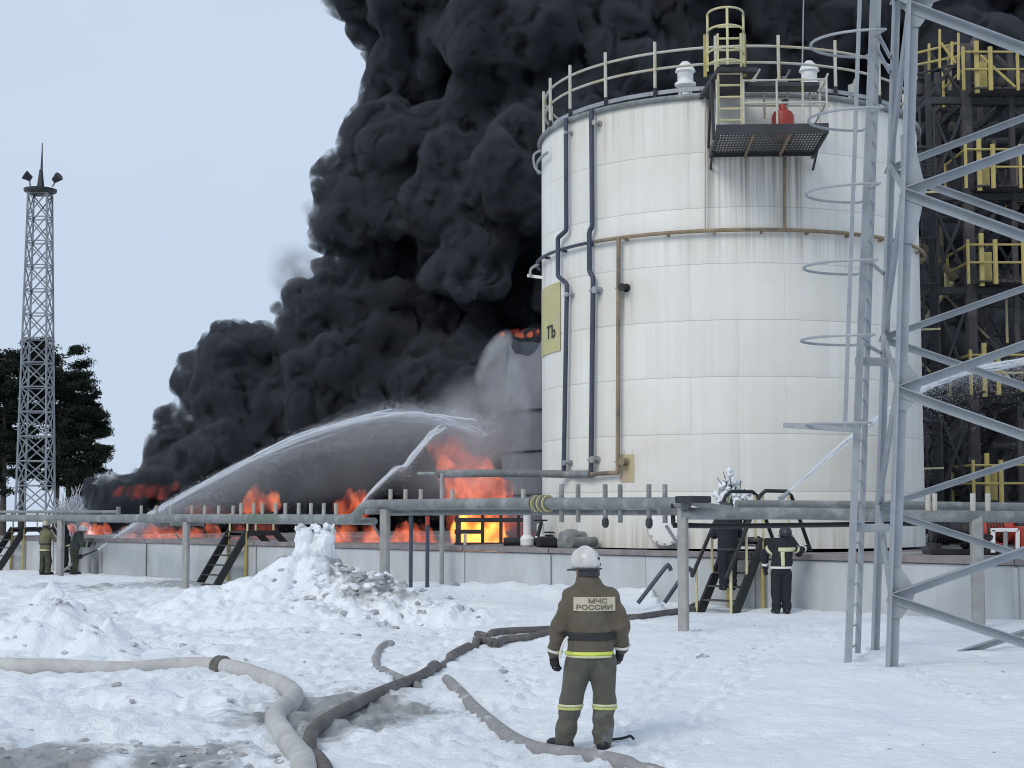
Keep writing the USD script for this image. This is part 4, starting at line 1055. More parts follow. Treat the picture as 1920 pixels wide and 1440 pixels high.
for li, z in enumerate(lev + [zt]):
    for (x0, x1), Y in (((xs[0], xs[1]), 45.15), ((xs[0], xs[1]), 48.2), ((xs[2], xs[3]), 48.2)):
        obj("cross_brace", beam((x0, Y, prev), (x1, Y, z - 0.2), 0.09, 0.09), M["dark_steel"], ST)
        obj("cross_brace", beam((x1, Y + 0.03, prev), (x0, Y + 0.03, z - 0.2), 0.09, 0.09), M["dark_steel"], ST)
    if li < len(lev):                                          # a flight of stairs between landings
        for o in (46.6, 47.6):
            a, b = ((xs[1], o, prev), (xs[2] + 0.6, o, z)) if li % 2 else ((xs[2] + 0.6, o, prev), (xs[1], o, z))
            obj("stair_stringer", beam(a, b, 0.08, 0.26), M["dark_steel"], ST)
        tm = MB()
        for k in range(9):
            u = (k + 0.5) / 9
            q = np.array(a) * (1 - u) + np.array(b) * u
            tm.add(box((q[0], 47.1, q[2] + 0.1), (0.24, 0.95, 0.04)))
        obj("stair_treads", tm, M["soot_steel"], ST)
    prev = z
for li, z in enumerate(lev):
    x0, x1 = sp(1818, 600, 44.3)[0], xs[3]
    rl = obj("landing_rail", MB().add(rod((x0, 44.3, z + 1.1), (x1, 44.3, z + 1.1), 0.032, 6)).add(rod((x0, 44.3, z + 0.58), (x1, 44.3, z + 0.58), 0.032, 6)), M["yellow"], ST)
    for k in range(5):
        x = x0 + (x1 - x0) * k / 4
        obj("rail_post", rod((x, 44.3, z - 0.05), (x, 44.3, z + 1.25), 0.05 if k != 1 else 0.07, 6), M["yellow"], rl)
    obj("rail_post", beam((x0 + 0.42, 44.4, z - 0.1), (x0 + 0.42, 44.4, z + 1.45), 0.13, 0.10), M["yellow"], rl)
    obj("side_rail", MB().add(rod((x0, 44.3, z + 1.1), (x0, 46.4, z + 1.1), 0.04, 6)).add(rod((x0, 44.3, z + 0.58), (x0, 46.4, z + 0.58), 0.04, 6)).add(rod((x0, 46.4, z), (x0, 46.4, z + 1.15), 0.045, 6)), M["yellow"], ST)
    if li % 2 == 0 or li == 3:
        obj("gate_panel", beam((x0 + 0.75, 45.0, z + 0.1), (x0 + 0.75, 45.0, z + 1.0), 0.3, 0.05), M["yellow"], ST)
    if li in (1, 4):
        obj("rail_brace", rod((x0 + 0.5, 44.3, z + 1.0), (x0 + 1.5, 44.3, z + 0.05), 0.04, 6), M["yellow"], ST)
# pipes and valves clinging to the dark frame
pr = random.Random(5)
for k in range(130):
    x = pr.uniform(xs[0] - 0.1, xs[3]); z = pr.uniform(1.2, zt - 0.5); Y = pr.uniform(45.5, 48)
    d = [(1, 0, 0), (0, 0, 1), (0.6, 0, 0.8), (-0.7, 0, 0.7)][k % 4]
    L_ = pr.uniform(0.6, 2.0)
    obj("process_pipe", rod(np.array([x, Y, z]), np.array([x, Y, z]) + np.array(d) * L_, pr.choice([0.04, 0.07, 0.11]), 8), M[["soot_steel", "dark_steel", "dark_steel", "soot_steel", "soot_steel", "rust_pipe"][k % 6] if k % 11 else "pale_yellow"], ST, smooth=40)
    if k % 3 == 0:
        obj("valve", lathe([(0, 0), (0.16, 0), (0.2, 0.1), (0.2, 0.25), (0.1, 0.35), (0.1, 0.45), (0.22, 0.47), (0.22, 0.5), (0, 0.5)], (x, Y - 0.1, z), 10), M["soot_steel"], ST, smooth=40)
# ladder on the left column
for o in (0, 0.42):
    obj("ladder_rail", beam((xs[0] - 0.35 + o, 44.9, 1.1), (xs[0] - 0.35 + o, 44.9, zt - 2), 0.06, 0.06, (0, 1, 0)), M["dark_steel"], ST)
for k in range(34):
    obj("ladder_rung", rod((xs[0] - 0.35, 44.9, 1.4 + k * 0.33), (xs[0] + 0.07, 44.9, 1.4 + k * 0.33), 0.022, 5), M["dark_steel"], ST)
for k in range(9):
    z = 2.0 + k * 1.35
    obj("yellow_ladder_band", beam((xs[0] - 0.5, 44.8, z), (xs[0] + 0.1, 44.8, z + 0.02), 0.05, 0.06), M["pale_yellow" if k % 3 == 1 else "dark_steel"], ST)

# ------------------------------------------------------------------ machinery on the yard edge at the right
def pump(name, label, c, body, sc=1.0, rz_=0.0):
    c = np.asarray(c, float)
    t = thing(name, label, "pump", c)
    obj("base_frame", MB().add(box(c + (0, 0, 0.06), (1.5 * sc, 0.7, 0.12), rz_, 0.01)).add(box(c + (-0.5 * sc, 0, 0.18), (0.12, 0.6, 0.14), rz_)).add(box(c + (0.5 * sc, 0, 0.18), (0.12, 0.6, 0.14), rz_)), M["black"], t)
    obj("motor", MB().add(lathe([(0, 0), (0.2, 0), (0.25, 0.05), (0.25, 0.6), (0.18, 0.68), (0, 0.7)], c + (-0.62 * sc, 0, 0.48), 18, (1, 0, 0))).add(box(c + (-0.3 * sc, 0, 0.78), (0.22, 0.2, 0.14), rz_, 0.02)), M[body], t, smooth=35)
    for k in range(6):
        obj("cooling_fin", lathe([(0.24, 0), (0.29, 0), (0.29, 0.02), (0.24, 0.02)], c + ((-0.54 + 0.08 * k) * sc, 0, 0.48), 16, (1, 0, 0)), M["black"], t)
    obj("pump_volute", MB().add(lathe([(0, -0.12), (0.26, -0.12), (0.33, -0.04), (0.33, 0.08), (0.26, 0.14), (0, 0.14)], c + (0.4 * sc, 0, 0.45), 20, (1, 0, 0))).add(rod(c + (0.45 * sc, 0, 0.45), c + (0.45 * sc, 0, 1.0), 0.1, 12)).add(rod(c + (0.5 * sc, 0, 0.45), c + (0.95 * sc, 0, 0.45), 0.11, 12)), M["black"], t, smooth=35)
    obj("flange", lathe([(0, 0), (0.18, 0), (0.18, 0.05), (0, 0.05)], c + (0.45 * sc, 0, 1.0), 14), M["galv"], t)
    return t
pump("yard_pump", "black motor pump on the coping at right between tank and grey post", W(1785, 1038, 33.0) + (0, 0, -0.02), "black", 0.72)
pump("yard_pump", "red motor pump with white fittings on the coping at the right edge", W(1885, 1038, 32.2) + (0, 0, -0.02), "red", 0.8)
fr = thing("white_frame", "white square pipe frame around a dark gap at the right edge above the red pump", "frame", W(1893, 1040, 31.4))
fx = lambda px, py: W(px, py, 31.4)
for a, b in (((1858, 994), (1908, 994)), ((1908, 994), (1908, 1034)), ((1862, 994), (1862, 1036)), ((1885, 996), (1885, 1030))):
    obj("frame_bar", beam(fx(*a), fx(*b), 0.075, 0.075, (0, 1, 0)), M["white"] if a != (1885, 996) else M["galv"], fr)
obj("red_cabinet", box(fx(1917, 1010) + (0.1, 0.2, 0), (0.28, 0.4, 0.5), 0, 0.03), M["red"], fr)
obj("frame_wheel", tube([fx(1880, 1006) + np.array([0.16 * math.cos(t), 0.1, 0.16 * math.sin(t)]) for t in np.linspace(0, 2 * PI, 17)[:-1]], 0.025, 6, closed=True), M["red"], fr, smooth=40)
# valve group left of the tank
c = W(1008, 1027, 41.0)
vg = thing("valve_group", "black and white gate valves standing left of the white tank's foot", "valve", c)
for k, (dx, hh, m) in enumerate(((-0.28, 0.9, "white"), (0.08, 0.62, "white"), (0.3, 0.3, "black"))):
    q = c + (dx, 0.15 * k, 0)
    obj("valve_body", lathe([(0, 0), (0.12, 0), (0.19, 0.08), (0.19, 0.24), (0.1, 0.34), (0.1, hh), (0.05, hh + 0.04), (0, hh + 0.05)], q, 14), M[m], vg, smooth=35)
    obj("hand_wheel", tube([q + np.array([0.17 * math.cos(t), 0.17 * math.sin(t), hh + 0.1]) for t in np.linspace(0, 2 * PI, 17)[:-1]], 0.022, 6, closed=True), M["black"], vg, smooth=40)
obj("valve_pipe", rod(c + (-0.9, 0, 0.16), c + (0.7, 0.1, 0.16), 0.11, 12), M["black"], vg, smooth=40)
obj("motor_block", MB().add(box(c + (0.22, -0.2, 0.16), (0.5, 0.34, 0.28), 0.2, 0.05)).add(rod(c + (0.0, -0.2, 0.3), c + (0.1, -0.2, 0.7), 0.05, 8)), M["black"], vg)
# burnt steel frame in front of the brightest fire
fx = lambda px, py: W(px, py, 47.0)
ff = thing("pump_frame", "dark steel frame silhouetted against the brightest orange fire", "frame", fx(900, 1025))
for px in (857, 872, 905, 939, 972):
    obj("frame_post", beam(fx(px, 1026), fx(px, 962 if px != 872 else 1000), 0.10, 0.10, (0, 1, 0)), M["dark_steel"] if px != 872 else M["rail"], ff)
for y_, x1 in ((975, 985), (1021, 950), (997, 905)):
    obj("frame_rail", beam(fx(852, y_), fx(x1, y_), 0.08, 0.13), M["dark_steel"], ff)
for px in (857, 939):
    q = fx(px, 975)
    obj("frame_rail", beam(q, q + (0, 2.2, 0), 0.08, 0.12), M["dark_steel"], ff)
    obj("frame_post", beam(q + (0, 2.2, 0), (q[0], q[1] + 2.2, 1.0), 0.09, 0.09, (0, 1, 0)), M["dark_steel"], ff)
# ice-crusted barrels on top of the heap
c = W(588, 1052, 32.7)
ib = thing("ice_crusted_barrels", "pair of barrels thickly crusted in white ice on top of the dirty snow heap", "barrels", c)
for k, (dx, r, hh) in enumerate(((-0.17, 0.2, 0.78), (0.18, 0.24, 0.72))):
    v, f = lathe([(0, 0), (r * 1.15, 0), (r * 1.2, hh * .3), (r, hh * 0.75), (r * 0.62, hh * 0.96), (0, hh)], c + (dx, 0, -0.05), 26)
    m_ = trimesh.Trimesh(v, f).subdivide().subdivide()
    v = np.array(m_.vertices)
    v = v + (fbm(v * 5, 4, 3 + k) - 0.5)[:, None] * np.array([0.22, 0.22, 0.1])
    obj("barrel", (v, m_.faces), M["ice"], ib, smooth=True)
for k in range(9):
    q = c + (-0.36 + 0.09 * k, 0.05 * (-1) ** k, 0.72 + 0.05 * math.sin(k * 2))
    obj("ice_knob", blob(q - np.array([0, 0, 0.05]), 0.055 + 0.02 * (k % 3), k, 2, 0.95, 1.7), M["ice"], ib, smooth=True)

# ------------------------------------------------------------------ second tank, burning and torn at the rim
B2 = np.array([5.0, 67.0]); R2 = 5.45
n, mz = 90, 26
th = np.linspace(0, 2 * PI, n, endpoint=False)
zz = np.linspace(1.0, 9.75, mz)
T_, Z_ = np.meshgrid(th, zz, indexing="ij")
dent = 0.9 * np.exp(-(((T_ - (2 * PI - 1.15)) / 0.5) ** 2)) * sstep(5.5, 9.8, Z_) + 0.12 * (fbm(np.stack([np.cos(T_) * 2, np.sin(T_) * 2, Z_ * 0.4], -1), 3, 9) - 0.5)
top = 0.7 * (fbm(np.stack([np.cos(th) * 4, np.sin(th) * 4, th * 0], -1), 4, 19) - 0.5) - 1.1 * np.exp(-((th - (2 * PI - 1.3)) / 0.35) ** 2)
Zz = Z_ + np.where(Z_ > 8.5, (Z_ - 8.5) / 1.25, 0) * top[:, None]
RR = R2 - dent * 1.1
out = np.stack([B2[0] + RR * np.sin(T_), B2[1] - RR * np.cos(T_), Zz], -1)
inn = np.stack([B2[0] + (RR - 0.05) * np.sin(T_), B2[1] - (RR - 0.05) * np.cos(T_), Zz], -1)
v = np.vstack([out.reshape(-1, 3), inn.reshape(-1, 3)])
f = []
N = n * mz
for i in range(n):
    j = (i + 1) % n
    for k in range(mz - 1):
        a, b = i * mz + k, j * mz + k
        f.append((a, b, b + 1, a + 1)); f.append((N + a, N + a + 1, N + b + 1, N + b))
    a, b = i * mz + mz - 1, j * mz + mz - 1
    f.append((a, b, N + b, N + a))
t2 = thing("burning_tank", "grey smoke-stained tank with a torn burning rim behind the white tank", "tank", (B2[0], B2[1], 1.0))
obj("shell", (v, np.array(f)), M["burnt"], t2, smooth=35)
for z in (2.8, 4.6, 6.3):
    obj("shell_band", tube([(B2[0] + (R2 + 0.03) * math.sin(a), B2[1] - (R2 + 0.03) * math.cos(a), z) for a in np.linspace(-1.7, -0.35, 30)], 0.05, 6), M["soot_steel"], t2, smooth=40)
#obj("bent_plate", (lambda v_: (v_, np.array([(0, 1, 2, 3), (3, 2, 1, 0)])))(np.array([B2[0] - 5.2, B2[1] - 2.2, 8.6]) + np.array([(0, 0, 0), (-1.1, -0.4, -1.0), (-1.35, -0.5, -2.1), (-0.1, 0, -1.2)])), M["white"], t2)

# ------------------------------------------------------------------ floodlight mast far left
MY = 108.0
mb0, mt0 = W(66, 957, MY), W(75.5, 364, MY)
ms = thing("floodlight_mast", "tall slim lattice floodlight mast rising above the pines at left", "mast", (mb0[0], mb0[1], 0))
hw0, hw1 = 1.05, 0.66
def mp(u, sx, sy):
    p = mb0 + (mt0 - mb0) * u
    h_ = hw0 + (hw1 - hw0) * u
    return p + np.array([sx * h_, sy * h_, 0])
for sx, sy in ((-1, -1), (1, -1), (1, 1), (-1, 1)):
    p, q = mp(-0.02, sx, sy), mp(1, sx, sy)
    obj("mast_leg", beam(p, q, 0.12, 0.12, (0, 1, 0)), M["mast"], ms)
NB = 13
for k in range(NB):
    u0, u1 = k / NB, (k + 1) / NB
    for (a, b) in (((-1, -1), (1, -1)), ((1, -1), (1, 1)), ((1, 1), (-1, 1)), ((-1, 1), (-1, -1))):
        obj("mast_brace", MB().add(beam(mp(u0, *a), mp(u1, *b), 0.08, 0.08)).add(beam(mp(u0, *b), mp(u1, *a), 0.08, 0.08)).add(beam(mp(u1, *a), mp(u1, *b), 0.08, 0.08)), M["mast"], ms)
obj("mast_platform", lathe([(0, 0), (0.8, 0), (1.12, 0.16), (1.15, 0.34), (1.05, 0.36), (0.3, 0.5), (0, 0.5)], mt0, 20), M["dark_steel"], ms, smooth=30)
for x0, y0, x1, y1 in ((57, 350, 54, 333), (98, 350, 106, 336)):
    hd = obj("lamp_arm", rod(W(x0, y0, MY), W(x1, y1, MY), 0.07, 6), M["galv"], ms)
    c = W(x1, y1, MY); s_ = 1 if x1 > 80 else -1
    obj("floodlight", lathe([(0, 0), (0.2, 0.02), (0.34, 0.55), (0.3, 0.6), (0, 0.6)], c + (-0.2 * s_, 0, -0.12), 12, (0.75 * s_, -0.3, 0.5)), M["dark_steel"], ms, smooth=30)
obj("mast_spire", MB().add(rod(W(77, 352, MY), W(79.5, 268, MY), 0.13, 6, 0.03)).add(rod(W(76, 352, MY), W(77, 318, MY), 0.28, 6, 0.12)), M["dark_steel"], ms)

# ------------------------------------------------------------------ pines and frosted shrubs at left
def pine(label, x, y, hgt, seed, spread, low):
    r = np.random.default_rng(seed)
    t = thing("pine_tree", label, "tree", (x, y, 0), group=None)
    lean = r.uniform(-0.25, 0.25)
    tr = smooth_path([(x, y, -0.2), (x + lean * 0.4, y, hgt * 0.4), (x + lean, y, hgt * 0.97)], 14)
    obj("trunk", tube(tr, np.linspace(0.3, 0.08, len(tr)), 8), M["bark"], t, smooth=50)
    limbs, vs, fs, nb = MB(), [], [], 0
    for k in range(54):
        u = low + (1 - low) * (k + r.uniform(0, 1)) / 54
        z = hgt * u
        L_ = spread * (0.35 + 0.65 * math.sin(PI * min(1, (1.06 - u) / (1.06 - low)) ** 0.8)) * r.uniform(0.55, 1.1)
        a = r.uniform(0, 2 * PI)
        p0 = np.array([x + lean * u, y, z])
        p1 = p0 + np.array([math.cos(a) * L_, math.sin(a) * L_, L_ * r.uniform(-0.02, 0.38)])
        pm = (p0 + p1) / 2 + np.array([0, 0, -0.12 * L_])
        limbs.add(tube(smooth_path([p0, pm, p1], 7), np.linspace(0.06, 0.02, 7)[:len(smooth_path([p0, pm, p1], 7))], 4))
        for c_ in range(int(2 + L_ * 1.9)):
            s = r.uniform(0.45, 1.05)
            c0 = p0 * (1 - s) + p1 * s + r.normal(0, 0.16, 3) * (1, 1, 0.6)
            m = 120
            rad = r.uniform(0.4, 0.8)
            pts = r.normal(0, 1, (m, 3)); pts /= np.linalg.norm(pts, axis=1, keepdims=True)
            pts = c0 + pts * (rad * r.uniform(0.15, 1, (m, 1))) * (1.15, 1.15, 0.55)
            d1 = r.normal(0, 1, (m, 3)); d1 /= np.linalg.norm(d1, axis=1, keepdims=True)
            d2 = np.cross(d1, r.normal(0, 1, (m, 3))); d2 /= np.linalg.norm(d2, axis=1, keepdims=True)
            q = np.stack([pts - d1 * 0.13, pts + d2 * 0.05, pts + d1 * 0.13, pts - d2 * 0.05], 1).reshape(-1, 3)
            vs.append(q); fs.append(np.arange(m)[:, None] * 4 + np.array([0, 1, 2, 3]) + nb); nb += 4 * m
    obj("limbs", limbs, M["bark"], t, smooth=50)
    obj("crown", (np.vstack(vs), np.vstack(fs)), M["needles"], t)
TYD = 116.0
for lab, px, top, seed, spr, low, dy in (("dark pine standing just right of the floodlight mast, tallest at the treetop line", 104, 664, 1, 3.0, 0.28, 3), ("dark pine directly behind the floodlight mast", 41, 643, 2, 3.2, 0.3, 5), ("dark pine at the left edge of the picture", 6, 662, 3, 3.3, 0.25, 1),
                                ("smaller pine reaching furthest right towards the smoke", 158, 772, 4, 2.2, 0.3, 0), ("shadowy pine filling the gap left of the mast", -30, 690, 5, 3.2, 0.3, 6), ("dark pine between the mast and the rightmost pine", 126, 705, 6, 2.3, 0.36, 8)):
    p = W(px, 955, TYD + dy)
    pine(lab, p[0], p[1], W(px, top, TYD + dy)[2], 100 + seed, spr, low)
def shrub(name, label, c, rad, hgt, seed, nb=60, sz=0.02, knobs=True):
    r = np.random.default_rng(seed)
    t = thing(name, label, "shrub", c)
    tw = MB(); kb = MB()
    for k in range(nb):
        a = r.uniform(0, 2 * PI); s = math.sqrt(r.uniform(0, 1))
        p0 = np.asarray(c) + (math.cos(a) * rad * 0.2 * s, math.sin(a) * rad * 0.2 * s, -0.1)
        p1 = np.asarray(c) + (math.cos(a) * rad * s, math.sin(a) * rad * s, hgt * r.uniform(0.55, 1.0) * (1.1 - 0.4 * s))
        pm = (p0 + p1) / 2 + r.normal(0, 0.08 * hgt, 3)
        tw.add(tube(smooth_path([p0, pm, p1], 6), sz, 4))
        for j in range(4):
            q = p0 + (p1 - p0) * r.uniform(0.4, 0.95)
            tw.add(rod(q, q + r.normal(0, 0.2 * rad, 3) + (0, 0, 0.12 * hgt), sz * 0.7, 4))
        if knobs:
            kb.add(blob(p1 + r.normal(0, 0.05, 3), r.uniform(0.04, 0.10) * rad / 0.35, seed + k, 2, 0.95, 1.6))
    obj("twigs", tw, M["twig_frost"] if not knobs else M["dark_steel"], t)
    if knobs:
        obj("frost_clumps", kb, M["ice"], t, smooth=True)
p = W(140, 955, 100); shrub("frosted_shrub", "pale frosted bare shrub standing between the pines and the smoke", (p[0], p[1], 0.0), 1.5, 3.6, 8, 150, 0.028, False)
p = W(1374, 985, 35.2); shrub("frosted_shrub", "shrub crusted with white ice above the climbing firefighter's head", (p[0], p[1], 1.2), 0.40, 1.85, 9, 80, 0.012, True)
# ------------------------------------------------------------------ people
def hand_bones(wr, d, side, nrm, s=1.0, r=0.0115):
    """palm, four unequal bent fingers and a thumb; d: along the hand, side: towards the thumb, nrm: the way the fingers curl"""
    d, side, nrm = unit(d), unit(side), unit(nrm)
    B = []
    for o in (-0.027, -0.009, 0.009, 0.027):
        B.append((wr + side * o * 0.7 * s, wr + d * 0.085 * s + side * o * s, 0.019 * s, 0.016 * s))
    F = []
    for o, L_, c in ((0.030, 0.072, 0.35), (0.010, 0.082, 0.40), (-0.010, 0.076, 0.45), (-0.029, 0.060, 0.55)):
        k0 = wr + d * 0.088 * s + side * o * s
        d1 = unit(d + nrm * c + side * o * 2); d2 = unit(d + nrm * c * 2.6 + side * o)
        k1 = k0 + d1 * L_ * 0.55 * s; k2 = k1 + d2 * L_ * 0.5 * s
        F.append([(k0, k1, r * s * 1.08, r * s), (k1, k2, r * s, r * s * 0.86)])
    t0 = wr + d * 0.025 * s + side * 0.024 * s
    t1 = t0 + unit(d * 0.75 + side * 0.8 + nrm * 0.3) * 0.048 * s
    t2 = t1 + unit(d + side * 0.15 + nrm * 0.5) * 0.036 * s
    F.append([(t0, t1, 0.0165 * s, 0.0135 * s), (t1, t2, 0.013 * s, 0.011 * s)])
    return B, F
def hand_mesh(wr, d, side, nrm, s, h, cuff=None):
    B, F = hand_bones(wr, d, side, nrm, s, 0.0155)
    B = [(a, b, ra + 0.006, rb + 0.006) for a, b, ra, rb in B]
    if cuff is not None:
        B = B + [(wr - unit(d) * 0.07, wr, cuff, cuff * 0.85)]
    allb = B + [b for f in F for b in f]
    lo, hi = bones_box(allb, 0.02)
    X, o = grid(lo, hi, h)
    S = union(X, B, 0.02 * s)
    for f in F:
        S = smin(S, union(X, f, 0.004 * s), 0.008 * s)
    v, f = surface_nets(S, o, h)
    return relax(v, f, 1, 0.3), f
FIG = {}
def person(label, base, yaw, J, col, h=0.011, group=None, lean=0.0, gear=None, seed=0, cat="person"):
    """J: joints in metres, x to the right, y ahead, z up, seen from behind. col: material of jacket, trousers, helmet, stripes"""
    gear = gear or {}
    t = thing("person", label, cat, base)
    base = np.asarray(base, float)
    c_, s_ = math.cos(yaw), math.sin(yaw)
    Rz = np.array([[c_, -s_, 0], [s_, c_, 0], [0, 0, 1]])
    put = lambda m: ((tri(m)[0] @ Rz.T) + base, tri(m)[1])
    j = {k: np.array(v, float) for k, v in J.items()}
    nk, hd, pv = j["neck"], j["head"], j["pelvis"]
    # one continuous body underneath
    face = unit(np.array(list(J.get("look", (0, 1, 0)))))
    fs = np.cross(face, (0, 0, 1))
    body = [(pv, (pv + nk) / 2, 0.135, 0.125, (1, 0.75)), ((pv + nk) / 2, nk - (0, 0, 0.1), 0.13, 0.13, (1, 0.75)), (nk - (0, 0, 0.1), hd - (0, 0, 0.06), 0.062, 0.058),
            (hd - (0, 0, 0.04), hd + (0, 0, 0.035), 0.082, 0.095), (hd + face * 0.045 - (0, 0, 0.085), hd + face * 0.05, 0.05, 0.06)]
    for sd in ("l", "r"):
        body += [(j["sh_" + sd], j["el_" + sd], 0.052, 0.042), (j["el_" + sd], j["wr_" + sd], 0.042, 0.03), (nk - (0, 0, 0.12), j["sh_" + sd], 0.07, 0.055),
                 (j["hip_" + sd], j["kn_" + sd], 0.085, 0.058), (j["kn_" + sd], j["an_" + sd], 0.056, 0.04), (j["an_" + sd], j["toe_" + sd], 0.042, 0.03)]
    hands = []
    for sd in ("l", "r"):
        d = unit(j["wr_" + sd] - j["el_" + sd] + np.array([0, 0.02, -0.02])) if "hd_" + sd not in j else unit(j["hd_" + sd])
        nr = np.array([0.5 if sd == "l" else -0.5, 0.6, 0.0]); nr = unit(nr - d * (nr @ d))
        side = np.cross(d, nr) * (1 if sd == "l" else -1)
        if side[1] < 0:
            side = -side
        B, F = hand_bones(j["wr_" + sd] + d * 0.02, d, side, nr, 0.86, 0.0085)
        body += B + [b for f in F for b in f]
        hands.append((sd, d, side, nr))
    nose = hd + face * 0.105 - (0, 0, 0.015)
    body += [(nose + (0, 0, 0.03) - face * 0.01, nose, 0.012, 0.016), (hd + fs * 0.09, hd + fs * 0.09 - (0, 0, 0.04), 0.018, 0.014), (hd - fs * 0.09, hd - fs * 0.09 - (0, 0, 0.04), 0.018, 0.014)]
    bm = solid(body, 0.03, max(h, 0.012))
    bprim = obj("body", put(bm), M["skin"], t, smooth=True)
    for sg2 in (-1, 1):
        obj("eye", put(blob(hd + face * 0.098 + fs * 0.034 * sg2 + (0, 0, 0.012), 0.011, 1, 1, 0)), M["black"], t, smooth=True)
    obj("mouth", put(box(hd + face * 0.105 - (0, 0, 0.062), (0.045, 0.012, 0.008))), M["rust_pipe"], t)
    # jacket with sleeves
    hem = j["hem"]; bw = J.get("build", 1.0)
    jb = [(hem + (0, 0, 0.02), j["belt"], 0.215 * bw, 0.20 * bw, (1, 0.74)), (j["belt"], (j["belt"] + nk) / 2 + (0, 0, 0.03), 0.195 * bw, 0.205 * bw, (1, 0.74)),
          ((j["belt"] + nk) / 2 + (0, 0, 0.03), nk - (0, 0, 0.15), 0.205 * bw, 0.17 * bw, (1, 0.74)), (nk - (0, 0, 0.12), nk + (0, 0, 0.0), 0.125, 0.092), (nk, hd - (0, 0.03, 0.10), 0.09, 0.082)]
    arms = []
    for sd in ("l", "r"):
        arms += [(nk - (0, 0, 0.11), j["sh_" + sd], 0.10 * bw, 0.088 * bw), (j["sh_" + sd], j["el_" + sd], 0.09 * bw, 0.078 * bw), (j["el_" + sd], j["wr_" + sd], 0.078 * bw, 0.062 * bw)]
    lo, hi = bones_box(jb + arms, 0.05)
    X, o = grid(lo, hi, h)
    F = smin(union(X, jb, 0.07), union(X, arms, 0.03), 0.045)
    fold = 0.026 * (fbm(X * np.array([7, 7, 3.2]) + seed * 3.1, 3, seed) - 0.5) + 0.006 * np.sin(X[..., 2] * 34 + 5 * fbm(X * 4, 2, seed + 4) * 2) * np.clip((np.abs(X[..., 0] - pv[0]) - 0.12) * 9, 0, 1)
    Fj = F + fold
    # hem is cut straight across, wrists too
    cut = hem[2] - X[..., 2] + 0.10 * (X[..., 0] - hem[0]) * J.get("hemtilt", 0)
    arm_only = union(X, arms[1:3] + arms[4:6], 0.02)
    cut = np.where(arm_only < 0.03, np.maximum(-1.0, -arm_only - 10), cut) if J.get("arms_low", True) else cut
    near_arm = np.minimum(bone(X, *arms[2]), bone(X, *arms[5]))
    cut = np.where((near_arm < 0.02) & (np.abs(X[..., 0] - pv[0]) > 0.2), -1, hem[2] - X[..., 2])
    Fc = np.maximum(Fj, cut)
    v, f = surface_nets(Fc, o, h)
    jk = obj("jacket", put((relax(v, f, 1, 0.4), f)), M[col["jacket"]], t, smooth=True)
    def band(name, mask, m, grow=0.007, parent=None):
        Fb = np.maximum(Fj - grow, mask)
        if (Fb < 0).any():
            v, f = surface_nets(Fb, o, h)
            obj(name, put((v, f)), M[m], parent or t, smooth=True)
    central = np.abs(X[..., 0] - pv[0]) - 0.30
    not_arm = np.where(near_arm < 0.015, 1.0, -1.0) if J.get("arms_low", True) else -1.0
    slab = lambda z0, w: np.maximum(np.maximum(np.abs(X[..., 2] - z0) - w / 2, central), not_arm)
    for z0, w, m in col.get("hem_bands", ()):
        band("reflective_stripe", slab(z0, w), m, 0.012, jk)
    if col.get("belt"):
        band("belt", slab(j["belt"][2], 0.07), col["belt"], 0.016, jk)
    for z0, w, m, xl, xr in col.get("torso_bands", ()):
        band("reflective_stripe", np.maximum(slab(z0, w), np.maximum(xl - X[..., 0], X[..., 0] - xr)), m, 0.010, jk)
    for sd in ("l", "r"):
        a, b = j["el_" + sd], j["wr_" + sd]
        for fr_, w, m in col.get("cuff_bands", ()):
            ab = unit(b - a); c = a + (b - a) * fr_
            band("cuff_stripe", np.maximum(np.abs((X - c) @ ab) - w / 2, np.linalg.norm(X - c, axis=-1) - 0.14), m, 0.010, jk)
        a2, b2 = j["sh_" + sd], j["el_" + sd]
        for fr_, w, m in col.get("arm_bands", ()):
            ab = unit(b2 - a2); c = a2 + (b2 - a2) * fr_
            band("sleeve_stripe", np.maximum(np.abs((X - c) @ ab) - w / 2, np.linalg.norm(X - c, axis=-1) - 0.14), m, 0.010, jk)
    # trousers
    tb = [(pv + (0, 0, 0.10), pv - (0, 0, 0.02), 0.185 * bw, 0.18 * bw, (1, 0.78))]
    lg = []
    for sd in ("l", "r"):
        lg.append([(j["hip_" + sd], j["kn_" + sd], 0.128 * bw, 0.102 * bw), (j["kn_" + sd], j["an_" + sd] + (0, 0, 0.02), 0.102 * bw, 0.094 * bw)])
    lo, hi = bones_box(tb + lg[0] + lg[1], 0.05)
    X2, o2 = grid(lo, hi, h)
    legs2 = smin(union(X2, lg[0], 0.04), union(X2, lg[1], 0.04), 0.012)
    F2 = smin(union(X2, tb, 0.03), legs2, 0.035)
    F2 = F2 + 0.03 * (fbm(X2 * np.array([8, 8, 4]) + seed, 3, seed + 9) - 0.5) + 0.008 * np.sin(X2[..., 2] * 40 + 8 * fbm(X2 * 4, 2, seed + 5)) * np.clip((0.45 - X2[..., 2]) * 4, 0, 1)
    v, f = surface_nets(np.maximum(F2, 0.055 - X2[..., 2]), o2, h)
    trp = obj("trousers", put((relax(v, f, 1, 0.4), f)), M[col["trousers"]], t, smooth=True)
    for sd in ("l", "r"):
        for dz, w, m in col.get("knee_bands", ()):
            c = j["kn_" + sd] + (0, 0, dz)
            Fb = np.maximum(F2 - 0.009, np.maximum(np.abs(X2[..., 2] - c[2]) - w / 2, np.linalg.norm(X2 - c, axis=-1) - 0.17))
            if (Fb < 0).any():
                v, f = surface_nets(Fb, o2, h)
                obj("knee_stripe", put((v, f)), M[m], trp, smooth=True)
